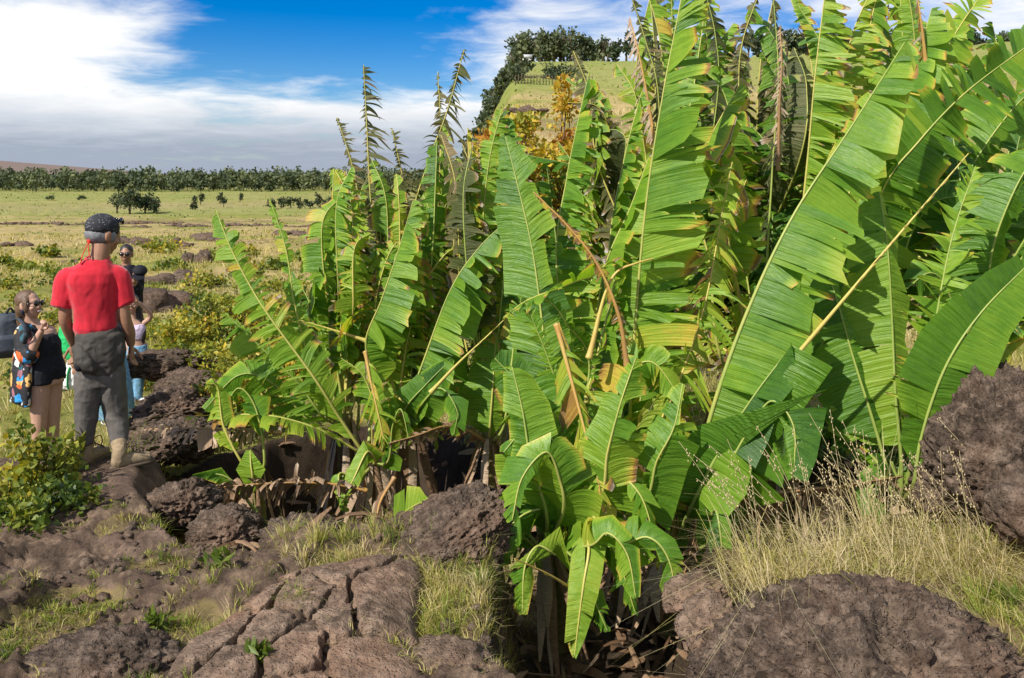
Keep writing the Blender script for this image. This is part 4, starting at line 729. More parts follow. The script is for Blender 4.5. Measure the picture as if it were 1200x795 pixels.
def scrub():
    mb = MB(); n = 2400; d = 38*np.exp(rng.random(n)**.9*math.log(11)); x = d*np.tan(rng.uniform(-R(36), R(20), n)); z = height(x, d)
    k = rng.integers(2, 9, n); i = np.repeat(np.arange(n), k); s = ((.16+.0022*d)*rng.uniform(.4, 1.3, n))[i]
    c = np.stack([x[i], d[i], z[i]], 1)+rng.normal(0, 1, (len(i), 3))*np.stack([s*1.6, s, s*.12], 1)+[0, 0, .03]
    leaf_cards(mb, c, len(i), s*.62, np.clip(rng.normal(.46, .13, n)[i], .05, .8), .6, 1.5); kind(mb.build('pasture_scrub', M['shrub'], smooth=False), 'stuff')
def gravel():
    mb = MB(); V0, T0 = ICO[3] if False else ico(2); n = 2600; x = rng.uniform(-2.7, .1, n); y = rng.uniform(3.2, 6.0, n); m = (noise(xyz(x, y, 1.6, 7)) > -.1) & (pitmask(x, y) < .5); x, y = x[m], y[m]; z = height(x, y)
    for a, b, c in zip(x, y, z):
        s = min(.026, .006*math.exp(rng.exponential(.5))); mb.add(V0*(1+.35*fbm(V0*1.5+a*9, 2))[:, None]*s*rng.uniform(.6, 1.3, 3)+[a, b, c+s*.3], None, T0)
    kind(mb.build('lava_gravel', M['rock']), 'stuff')
gravel()
def seedheads():
    mb = MB()
    for k in range(70):
        g = G(rng.uniform(870, 1190), rng.uniform(650, 700)); x, y = g; z = hz(x, y); L = rng.uniform(.45, .8); a = rng.uniform(2.2, 4.4); ln = rng.uniform(.1, .7)
        t = np.linspace(0, 1, 7); pt = np.stack([x+math.cos(a)*L*ln*t**1.6, y+math.sin(a)*L*ln*t**1.6*.5, z+L*t*(1-.25*ln*t)], 1)
        V, Q, T = tube(pt, np.linspace(.0022, .0009, 7), 4); mb.add(V, Q, T, .9)
        for j in range(9):
            c = pt[-1]+(pt[-3]-pt[-1])*rng.random()+rng.normal(0, .008, 3); V, T = ICO3; mb.add(V*[.003, .003, .006]+c, None, T, .97)
    kind(mb.build('dry_grass_stems', M['grass']), 'stuff')
ICO3 = ico(1); seedheads()
def leaf_cards(mb, c, n, size, age, up=.3, elong=1.6):
    """n small pointed, folded leaves at the points c"""
    d = nrm(rng.normal(0, 1, (n, 3))+[0, 0, up]); s = nrm(np.cross(d, rng.normal(0, 1, (n, 3)))); u = np.cross(d, s)
    L = (size*rng.uniform(.6, 1.3, n))[:, None]; w = L/elong*.5
    V = np.stack([c, c+d*L*.5+s*w+u*w*.35, c+d*L, c+d*L*.5-s*w+u*w*.35], 1).reshape(-1, 3); i = np.arange(n)[:, None]*4
    mb.add(V, None, np.concatenate([i+[[0, 1, 2]], i+[[0, 2, 3]]]), np.repeat(age, 4))
def shrub(name, px_, py_, d, rx, h, n, size, age, label, group=None, twigs=26, cat='shrub', base=None, sd=.12):
    x = (px_-600)/F*d; z = hz(x, d) if base is None else base; e = empty(name, (x, d, z), label, cat, group)
    st = MB(); fo = MB(); tips = []
    for k in range(twigs):
        a = rng.uniform(0, 6.28); rr = rx*math.sqrt(rng.random()); tip = np.array([rr*math.cos(a), rr*math.sin(a), h*(rng.uniform(.62, 1)*(1-.12*(rr/rx)**2) if h > 2 else rng.uniform(.35, 1)*(1-.45*(rr/rx)**2))])
        pts, _ = catmull([np.array([tip[0]*.12, tip[1]*.12, 0]), tip*[.5, .5, .6]+rng.normal(0, rx*.06, 3), tip], 8)
        V, Q, T = tube(pts, np.linspace(.012, .003, 8)*min(2, max(.6, h)), 5); st.add(V, Q, T); tips.append(pts)
    tips = np.stack(tips); k = rng.integers(0, twigs, n); t = np.minimum(7, rng.integers(4 if h > 2 else 3, 9, n))
    c = tips[k, t]+rng.normal(0, rx*.13, (n, 3))*[1, 1, .8]; c[:, 2] = np.maximum(c[:, 2], .02)
    ca = age+rng.normal(0, sd, twigs)
    leaf_cards(fo, c, n, size, np.clip(ca[k]+rng.normal(0, .07, n), 0, 1))
    st.build('stem', M['bark'], e); fo.build('foliage', M['shrub'], e, smooth=False); return e
scrub()
S = shrub
S('leafy_shrub', 42, 520, 5.35, .21, .62, 950, .058, .50, 'bright broad leaved shrub at the left edge in front of the woman', base=-.12)
S('leafy_shrub', 84, 505, 5.75, .07, .42, 130, .075, .40, 'broad leaved sprig against the grey trouser legs', base=-.1)
S('leafy_shrub', 0, 560, 5.0, .24, .36, 650, .052, .5, 'low leafy shrub at the far left edge beside the rock', base=-.1)
S('leafy_shrub', 50, 570, 4.95, .3, .2, 1000, .05, .36, 'low ground hugging shrub left of the tan boots', base=-.02)
S('wild_shrub', 262, 365, 9.6, .55, .75, 1700, .07, .5, 'yellow green shrub left of the pit clump behind the arching leaf', 'shrubs behind the pit')
S('wild_shrub', 305, 345, 10.5, .6, .85, 1700, .07, .55, 'yellowish loose shrub behind the arching leaf', 'shrubs behind the pit')
S('wild_shrub', 345, 335, 10.5, .5, .9, 1500, .07, .62, 'golden brown shrub beside the pale upright leaves', 'shrubs behind the pit')
S('wild_shrub', 228, 350, 12, .5, .5, 1200, .07, .46, 'low green shrub right of the long lava outcrop', 'shrubs behind the pit')
S('wild_shrub', 245, 395, 9, .45, .45, 1200, .06, .5, 'low yellow green shrub above the lava ledge', 'shrubs behind the pit')
for k, (a, b, d, h, ag, lb) in enumerate(((205, 372, 10.5, .55, .5, 'olive shrub at the right end of the lava mound'), (225, 330, 13, .7, .58, 'pale straw green shrub left of the arching leaf tip'), (250, 320, 13.5, .9, .52, 'bushy olive shrub touching the arching leaf tip'), (285, 310, 14, 1.0, .6, 'tall straw coloured shrub between the two leaning leaves'), (320, 305, 13, 1.1, .56, 'olive shrub behind the second leaning leaf'), (350, 300, 14, 1.1, .64, 'tan shrub just left of the pale upright leaves'), (272, 400, 8.6, .6, .54, 'leafy yellow shrub on the pit rim'), (238, 430, 8.3, .4, .5, 'small shrub growing on the lava ledge by the pit'))):
    S('wild_shrub', a, b, d, .5, h*1.15, 1700, .075, ag, lb, 'shrubs behind the pit', sd=.14)
S('wild_shrub', 300, 395, 9.2, .4, .7, 900, .06, .78, 'rusty orange shrub beside the arching leaf', 'shrubs behind the pit')
S('orange_leaved_shrub', 622, 330, 8.6, .5, 3.3, 6500, .075, .76, 'shrub with yellow and orange leaves at the left of the tall clump')
S('orange_leaved_shrub', 655, 300, 9.4, .5, 3.5, 4200, .075, .82, 'taller sparse shrub with orange leaves behind the bright upright leaf')
S('orange_leaved_shrub', 612, 300, 10.5, .5, 3.2, 4500, .07, .62, 'olive yellow shrub at the foot of the slope by the tall clump')
for k in range(34):   # pasture shrubs
    px_ = [20, 60, 95, 15, 70, 45, 110, 180, 230, 270, 300, 330, 10, 55, 200, 250, 290, 345, 30, 75, 165, 215, 285, 310, 350, 5, 40, 90, 190, 240, 265, 320, 355, 120][k]; d = [14, 17, 20, 24, 28, 11, 33, 15, 17, 14, 19, 23, 34, 40, 30, 35, 28, 34, 20, 25, 22, 21, 40, 14, 18, 17, 31, 14, 44, 25, 20, 30, 15, 26][k]
    S('pasture_shrub', px_, 0, d, rng.uniform(.35, .7)*max(1, d/26), rng.uniform(.25, .45)*max(1, d/30), 420, .09*max(1, d/18), rng.uniform(.35, .62), 'low olive shrub dotted in the open pasture', 'low shrubs dotted over the pasture', 14)
WEED = [(258, 652, 'bright green leafy weed growing from the rock left of the cracked slab'), (303, 782, 'grey green rosette weed at the bottom edge left of the cracked slab'), (545, 648, 'green weed in the dry grass in front of the sloping boulder'), (182, 716, 'small green weed in the turf patch at the lower left'), (1180, 690, 'small green weed at the right edge in straw')]
for px_, py_, lb in WEED:
    g = G(px_, py_, .05); e = empty('weed_plant', (g[0], g[1], hz(g[0], g[1])+.01), lb, 'weed', 'small green weeds'); mb = MB(); n = 70
    leaf_cards(mb, rng.normal(0, .025, (n, 3))*[1, 1, .6]+[0, 0, .03], n, .06, rng.uniform(.25, .42, n), .7, 3.2); mb.build('foliage', M['shrub'], e, smooth=False)
    mb = MB(); V, Q, T = tube([(0, 0, -.05), (0, 0, 0), (.003, 0, .05)], [.006, .005, .003], 6); mb.add(V, Q, T); mb.build('stem', M['bark'], e)
# ----------------------------------------------------------------- trees
def crown_cards(mb, c, r, n, size, age0, flat=1.0, sd=.16):
    cl = max(5, int(n/45)); cc = nrm(rng.normal(0, 1, (cl, 3)))*rng.uniform(.25, .85, (cl, 1)); k = rng.integers(0, cl, n)
    p = cc[k]+nrm(rng.normal(0, 1, (n, 3)))*(rng.random((n, 1))**.5)*.42; p = p*[r[0], r[1], r[2]]+c
    leaf_cards(mb, p, n, size, np.clip(age0+rng.normal(0, sd, cl)[k]+rng.normal(0, .06, n), 0, 1), .2, 1.4)
def tree(px_, d, h, rx, label, group, n=700, size=None, age=.4, low=.3, zoff=0):
    x = (px_-600)/F*d; z = hz(x, d)+zoff; e = empty('field_tree' if group.startswith('trees in') else 'slope_tree', (x, d, z), label, 'tree', group); mb = MB(); lean = rng.normal(0, .05)*h
    V, Q, T = tube([(0, 0, -.3), (lean*.3, 0, h*.3), (lean, 0, h*.75)], [h*.045, h*.032, h*.012], 8); mb.add(V, Q, T)
    for k in range(5):
        a = rng.uniform(0, 6.28); V, Q, T = tube([(lean*.3, 0, h*rng.uniform(.25, .4)), (rx*.4*math.cos(a), rx*.4*math.sin(a), h*.6), (rx*.7*math.cos(a), rx*.7*math.sin(a), h*.75)], [h*.02, h*.014, h*.006], 6); mb.add(V, Q, T)
    mb.build('trunk', M['bark'], e); cr = MB(); crown_cards(cr, np.array([lean, 0, h*(low+(1-low)*.5)]), (rx, rx, h*(1-low)*.55), n, size or h*.10, age); cr.build('crown', M['tree'], e, smooth=False)
FTG = 'trees in the middle of the pasture'
tree(137, 150, 3.6, 1.6, 'small thin tree at the left of the dark tree group in the pasture', FTG, 420, .32, .45)
tree(152, 148, 4.7, 2.6, 'tallest rounded dark tree in the pasture group behind the bandana', FTG, 900, .42, .25, .2)
tree(170, 151, 4.0, 2.5, 'dark spreading tree at the right of the pasture group', FTG, 800, .42, .22, .15)
tree(180, 149, 3.0, 1.6, 'low dark tree ending the pasture group at the right', FTG, 420, .4, .25, .1)
for k, (a, d, h) in enumerate(((226, 165, 2.6), (235, 210, 3.0), (258, 220, 3.4), (262, 190, 2.2), (281, 230, 2.4), (60, 260, 1.6), (96, 255, 1.5))):
    tree(a, d, h, h*.36 if k < 5 else h*1.2, ['slim young tree, nearest one right of the dark tree group', 'slender tree left of the pair in the far pasture', 'tallest slender tree in the far green pasture', 'small round tree in the far green pasture', 'small tree farthest right in the far pasture', 'low dark bush far out in the green pasture at the left', 'low dark bush far out in the pasture, left of the tree group'][k], FTG, 260, .4, .3, .1)
for k in range(9):
    a = 318+k*11.5; tree(a, 175+3*(k % 3), 2.0+.9*((k*7) % 4)/3, 1.5, 'dark hedge tree in the row seen just left of the frayed upright leaves', 'trees in a row behind the pit clump', 260, .42, .25, .02)
def forest():
    mb = MB(); tr = MB()
    for k in range(900):
        px_ = rng.uniform(-120, 590); d = rng.uniform(430, 640); x = (px_-600)/F*d; z = hz(x, d); h = rng.uniform(8, 13.5); r = h*rng.uniform(.30, .50); c = np.array([x, d, z+h*.5])
        crown_cards(mb, c, (r, r, h*.52), 74, 1.8, rng.uniform(.35, .85), 1, .14)  # far crowns paler still, haze put into their colour
        V, Q, T = tube([(x, d, z-.5), (x, d, z+h*.5)], [.16, .1], 5); tr.add(V, Q, T, .7)
    mb.add(np.concatenate(tr.v), np.concatenate(tr.q), np.concatenate(tr.t), .75); kind(mb.build('far_forest', M['tree'], smooth=False), 'stuff')
forest()
def slope_trees():
    for k in range(17):
        px_ = 606+k*6.3+rng.uniform(-2, 2); d = 168+rng.uniform(0, 16); h = rng.uniform(6.0, 8.6)
        tree(px_, d, h, h*.38, 'grey green tree in the belt along the top of the slope', 'belt of trees along the slope top at the right', 420, .7, rng.uniform(.4, .7), .15)
    for k in range(34):
        t = k/33; px_ = 540+66*t+rng.uniform(-5, 5); d = rng.uniform(95, 165); h = rng.uniform(2.5, 5)
        tree(px_, d, h, h*.45, 'bushy tree on the steep shoulder of the slope', 'trees on the shoulder of the slope', 260, .6, rng.uniform(.35, .65), .05)
    for k in range(40):
        px_ = 712+k*12.4+rng.uniform(-4, 4); d = 150+rng.uniform(0, 22); h = rng.uniform(3.5, 6.5)
        tree(px_, d, h, h*.36, 'dark tree on the ridge behind the tall clump', 'trees on the ridge behind the right clump', 200, .8, rng.uniform(.2, .4), .15)
    for (a, d, h) in ((607, 100, 2.0), (655, 108, 2.4), (667, 106, 2.2), (645, 110, 1.6)):
        tree(a, d, h, h*.9, 'round dark bush on the green slope above the fence line', 'bushes on the green slope', 420, .3, .3, .0)
slope_trees()
def fence():
    mb = MB(); e = empty('wire_fence', (0, 0, 0), 'thin post fence across the slope below the round bushes', 'fence'); pts = []
    for k in range(26):
        x = (604+k*3.6-600)/F*96; z = hz(x, 96); V, Q, T = tube([(x, 96, z-.2), (x, 96, z+1.1)], [.06, .05], 6); mb.add(V, Q, T); pts.append((x, 96, z))
    mb.build('post', M['bark'], e); kind(bpy.data.objects['post'], 'stuff'); del bpy.data.objects['post']['kind']
    mb = MB()
    for hh in (.4, .7, 1.0):
        V, Q, T = tube(np.array(pts)+[0, .07, hh], .012, 4); mb.add(V, Q, T)
    mb.build('wire', M['bark'], e)
fence()
def hut():
    x = (617-600)/F*150; z = hz(x, 150); e = empty('farm_hut', (x, 150, z), 'tiny pale farm hut under the trees at the top of the slope', 'hut')
    def box(name, a, b, mat):
        V = np.array([[x_, y_, z_] for z_ in (a[2], b[2]) for y_ in (a[1], b[1]) for x_ in (a[0], b[0])], float); mesh_np(name, V, [[0, 2, 3, 1], [4, 5, 7, 6], [0, 1, 5, 4], [2, 6, 7, 3], [0, 4, 6, 2], [1, 3, 7, 5]], mat, e, False)
    box('wall', (-.8, -.6, -.3), (.8, .6, 1.2), simple('hut_wall', (.7, .68, .62), .8)); box('door', (-.25, -.64, -.2), (.2, -.605, .9), M['bark'])
    V = np.array([[-1, -.8, 1.15], [1, -.8, 1.15], [1, .8, 1.15], [-1, .8, 1.15], [-1, 0, 1.75], [1, 0, 1.75]], float)
    mesh_np('roof', V, [[0, 1, 5, 4], [2, 3, 4, 5], [0, 3, 2, 1]], simple('hut_roof', (.5, .5, .5), .6), e, False, tri=[[0, 4, 3], [1, 2, 5]])
hut()
# ================================================================= people
def fuse(name, shapes, voxel, mat, parent, smooth=4, wr=0.0, wscale=(14, 14, 7), ridged=False, seed=0, origin=None):
    mb = MB()
    for s in shapes: mb.add(*s)
    o = mb.build('tmp', None); md = o.modifiers.new('r', 'REMESH'); md.mode = 'VOXEL'; md.voxel_size = voxel
    if smooth: sm_ = o.modifiers.new('s', 'SMOOTH'); sm_.iterations = smooth; sm_.factor = .5
    ev = o.evaluated_get(bpy.context.evaluated_depsgraph_get()); me = bpy.data.meshes.new_from_object(ev); me.name = name
    bpy.data.objects.remove(o)
    n = len(me.vertices); V = np.zeros(n*3, np.float32); me.vertices.foreach_get('co', V); V = V.reshape(-1, 3)
    if wr:
        Nn = np.zeros(n*3, np.float32); me.vertices.foreach_get('normal', Nn); Nn = Nn.reshape(-1, 3)
        h = fbm(V*np.asarray(wscale)*[1.5, 1.5, 1.7]+seed*3.1+.6*np.stack([noise(V*7+seed)]*3, 1), 3, .5, ridged); wr *= .85; V = V+Nn*(h*wr)[:, None]; me.vertices.foreach_set('co', V.ravel().astype(np.float32))
    me.materials.clear(); me.materials.append(mat); me.polygons.foreach_set('use_smooth', np.ones(len(me.polygons), bool)); me.update()
    ob = bpy.data.objects.new(name, me); C.objects.link(ob); ob.parent = parent; return ob
def limb(pts, rad, n=14, m=20, flat=1.0):
    p, L = catmull(pts, m); s = np.r_[0, np.cumsum(np.linalg.norm(np.diff(np.asarray(pts, float), axis=0), axis=1))]
    return tube(p, np.interp(np.linspace(0, s[-1], m), s, rad), n, flat)
def ball(c, r): return ellipsoid(c, (r, r, r) if np.isscalar(r) else r, None, 3)
def hand(wrist, d, side, curl=.5, size=1.0, thumb=1):
    """palm + four unequal bent fingers + a thumb leaving the side of the palm; d = pointing direction, side = across the palm towards the index"""
    d = nrm(np.asarray(d, float)); side = np.asarray(side, float); side = nrm(side-d*np.dot(side, d)); nn = np.cross(side, d)*thumb; w = np.asarray(wrist, float); S = []
    S.append(limb([w, w+d*.05*size, w+d*.085*size], [.024*size, .036*size, .034*size], 12, 8, .55 if abs(nn[2]) < .5 else .55))
    for k, (o, L) in enumerate(((.027, .072), (.009, .08), (-.009, .075), (-.026, .058))):
        b = w+d*.075*size+side*o*size; c1 = curl*.7; c2 = curl*1.6; c3 = curl*2.3; L *= size
        p = [b-d*.02, b, b+(d*math.cos(c1)+nn*math.sin(c1))*L*.42]; p.append(p[-1]+(d*math.cos(c2)+nn*math.sin(c2))*L*.32); p.append(p[-1]+(d*math.cos(c3)+nn*math.sin(c3))*L*.26)
        S.append(limb(p, [.010*size, .010*size, .0092*size, .0085*size, .0065*size], 8, 12))
    b = w+d*.03*size+side*.02*size
    S.append(limb([b, b+(side*.8+d*.5+nn*.3)*.035*size, b+(side*.75+d*.9+nn*.55)*.055*size, b+(side*.6+d*1.3+nn*.8)*.066*size], [.014*size, .012*size, .0105*size, .008*size], 8, 10))
    return S
def xf(shapes, c, yaw=0, pitch=0, s=1.0, roll=0):
    m = np.array((Matrix.Rotation(yaw, 3, 'Z') @ Matrix.Rotation(pitch, 3, 'X') @ Matrix.Rotation(roll, 3, 'Y')))
    return [(np.asarray(V)*s @ m.T+np.asarray(c),) + tuple(r) for V, *r in shapes]
def head_shapes(nose=1.0):   # faces +Y
    S = [ellipsoid((0, -.012, .03), (.074, .094, .092)), ellipsoid((0, .028, -.03), (.061, .068, .085)), ellipsoid((0, .052, -.088), (.03, .03, .024)), ellipsoid((0, .066, .03), (.05, .025, .022)),
         limb([(0, .088, .018), (0, .103, -.012), (0, .106, -.026)], [.009, .013*nose, .013*nose], 8, 8), ball((.012, .096, -.03), .009), ball((-.012, .096, -.03), .009),
         ellipsoid((0, .088, -.055), (.024, .010, .007)), ellipsoid((0, .086, -.066), (.021, .010, .007)), ellipsoid((.04, .06, -.03), (.024, .025, .022)), ellipsoid((-.04, .06, -.03), (.024, .025, .022)),
         ball((.03, .076, .006), .014), ball((-.03, .076, .006), .014)]
    for s in (-1, 1): S += [ellipsoid((s*.077, -.008, -.008), (.010, .022, .034)), ellipsoid((s*.072, .0, -.03), (.010, .012, .016))]
    return S
def glasses(parent, c, yaw, pitch, s, mat):
    S = []
    for k in (-1, 1):
        th = np.linspace(0, 2*np.pi, 20, endpoint=False); f = np.stack([k*.033+.029*np.cos(th)*(1+.1*k*np.sin(th)), .103-.012*np.abs(np.cos(th)*.5*k+.5)*0-.25*(np.abs(k*.033+.029*np.cos(th))-.005)**1*.35, .006+.023*np.sin(th)], 1)
        b = f-[0, .006, 0]; V = np.vstack([f, b, f.mean(0)[None]+[0, .004, 0], b.mean(0)[None]]); j = np.arange(20)
        S.append((V, np.stack([j, (j+1) % 20, 20+(j+1) % 20, 20+j], 1), np.vstack([np.stack([np.full(20, 40), (j+1) % 20, j], 1), np.stack([np.full(20, 41), 20+j, 20+(j+1) % 20], 1)])))
        S.append(limb([(k*.060, .088, .014), (k*.076, .045, .012), (k*.080, -.005, .004)], [.004, .0035, .003], 6, 10))
    S.append(limb([(-.010, .104, .012), (0, .106, .014), (.010, .104, .012)], [.003]*3, 6, 6)); mb = MB()
    for q in xf(S, c, yaw, pitch, s): mb.add(*q)
    return mb.build('sunglasses', mat, parent)
class Person:
    def __init__(s, px0, py0, d, label, group=None):
        s.px0, s.py0, s.d = px0, py0, d; x, y, z = P(px0, py0, d); th = -math.atan2(x, d); s.c = math.cos(th); s.k = d/F
        s.e = empty('person', (x, y, z), label, 'person', group, th)
    def q(s, px_, py_, y=0.0): return np.array([(px_-s.px0)*s.k*s.c, y, (s.py0-py_)*s.k])
SK1 = simple('tan_skin', (.30, .155, .092), .5, .12, 25, .05, 120, .4); SK2 = simple('fair_skin', (.46, .27, .19), .5, .1, 25, .04, 120, .4)
SK1d = SK1
RED = simple('red_cotton', (.52, .012, .028), .8, .12, 20, .15, 300, .2, sheen=.3); OLIVE = simple('olive_grey_fabric', (.060, .054, .046), .75, .2, 18, .15, 260, .25); GREYP = simple('grey_cargo_cotton', (.120, .108, .096), .85, .28, 16, .25, 240, .2)
BOOT = simple('tan_suede', (.31, .23, .14), .8, .3, 40, .3, 160, .2); SOLE = simple('boot_sole', (.11, .08, .055), .8, .2, 40); BLK = simple('black_cloth', (.012, .013, .018), .8, .3, 30, .15, 260, .25)
DARKHAIR = simple('dark_hair', (.022, .016, .013), .45, .5, 60, .4, 200, .5); BROWNHAIR = simple('brown_hair', (.13, .075, .04), .5, .45, 60, .4, 200, .5); GREYHAIR = simple('grey_hair', (.20, .20, .21), .6, .5, 90, .4, 200, .4)
LENS = simple('sunglass_lens', (.008, .008, .01), .12, .1, 5, 0, 1, .7); DENIM = simple('pale_denim', (.16, .33, .48), .85, .3, 25, .2, 300, .2); WHITE = simple('white_canvas', (.75, .74, .72), .7, .1, 20); GREEN = simple('green_cloth', (.02, .42, .12), .7, .15, 15, .1, 200, .3); LILAC = simple('lilac_cotton', (.62, .50, .66), .8, .1, 25); PACK = simple('slate_backpack', (.045, .055, .07), .7, .3, 30, .2, 200, .3)
NAVY = simple('navy_cloth', (.012, .02, .06), .8, .2, 20); LIP = simple('lips', (.45, .12, .10), .4, .1, 20)
def bandana_mat():
    N = NT('printed_bandana'); o = N.obj(); v = N.n('ShaderNodeTexVoronoi', {'Vector': o, 'Scale': 60}).outputs['Distance']
    c = N.mix(N.ramp(v, [(.22, (1, 1, 1)), (.3, (0, 0, 0))]), (.018, .019, .024), (.16, .165, .18)); return N.out(N.n('ShaderNodeBsdfPrincipled', {'Base Color': c, 'Roughness': .85}).outputs[0])
def floral_mat():
    N = NT('floral_print'); o = N.obj(); w_ = N.n('ShaderNodeTexNoise', {'Vector': o, 'Scale': 14, 'Detail': 2}).outputs['Color']
    p = N.n('ShaderNodeVectorMath', {0: o, 1: N.n('ShaderNodeVectorMath', {0: w_, 'Scale': .09}, operation='SCALE').outputs[0]}, operation='ADD').outputs[0]
    v = N.n('ShaderNodeTexVoronoi', {'Vector': p, 'Scale': 15}); h = N.n('ShaderNodeSeparateColor', {0: v.outputs['Color']}).outputs[0]
    c = N.ramp(h, [(0, (.01, .01, .012)), (.22, (.03, .30, .68)), (.40, (.68, .66, .62)), (.56, (.62, .13, .03)), (.68, (.012, .012, .015)), (.78, (.65, .38, .12)), (.88, (.30, .13, .16)), (.94, (.02, .10, .13))], 'CONSTANT')
    c = N.mix(N.ramp(v.outputs['Distance'], [(.55, (0, 0, 0)), (.62, (1, 1, 1))]), c, (.012, .012, .015)); return N.out(N.n('ShaderNodeBsdfPrincipled', {'Base Color': c, 'Roughness': .75}).outputs[0])
def boot_parts(p, heel, az, parent, shaft_top, mat, sole_mat, name='boot', L=.285, shaft=True, lace=None):
    """heel on the ground, az: 0 = away from the camera, positive to the right"""
    f = np.array([math.sin(az), math.cos(az), 0]); r = np.array([f[1], -f[0], 0]); h = np.asarray(heel, float)
    A = lambda u, v, z: h+f*u+r*v+[0, 0, z]
    S = [limb([A(.03, 0, .05), A(.10, 0, .055), A(.18, 0, .048), A(.245, .004, .042)], [.045, .044, .046, .036], 14, 16), ball(A(.035, 0, .055), (.042, .042, .05))]
    if shaft: S.append(limb([A(.045, 0, .06), A(.05, 0, .12), np.asarray(shaft_top)], [.048, .048, .054], 14, 12))
    b = fuse(name, S, .006, mat, parent, 3, .003, (30, 30, 40), seed=3)
    th = np.linspace(0, 2*np.pi, 28, endpoint=False); u = .135+.15*np.cos(th); v = .047*np.sin(th)*(1+.18*np.cos(th)-.25*np.cos(th)**2*0)
    ring = lambda z, g: np.stack([A(.135+(a-.135)*g, c*g, z) for a, c in zip(u, v)])
    V = np.vstack([ring(0, .97), ring(.026, 1), A(.135, 0, 0)[None], A(.135, 0, .026)[None]]); j = np.arange(28)
    mesh_np('sole', V, np.stack([j, (j+1) % 28, 28+(j+1) % 28, 28+j], 1), sole_mat, b, tri=np.vstack([np.stack([np.full(28, 56), (j+1) % 28, j], 1), np.stack([np.full(28, 57), 28+j, 28+(j+1) % 28], 1)]))
    if lace:
        mb = MB()
        for k in range(6):
            t = k/5; c0 = A(.19-.12*t, 0, .088+.075*t**1.2); mb.add(*limb([c0-r*.03, c0+[0, 0, .012], c0+r*.03], [.004]*3, 6, 6))
        c0 = A(.09, .02, .17)
        for s in (-1, 1): mb.add(*limb([c0, c0+f*.03+r*s*.03+[0, 0, .02], c0+f*.05+r*s*.035-[0, 0, .02], c0+f*.05+r*s*.02-[0, 0, .06]], [.0035]*4, 6, 14))
        mb.build('lace', lace, b)
    return b
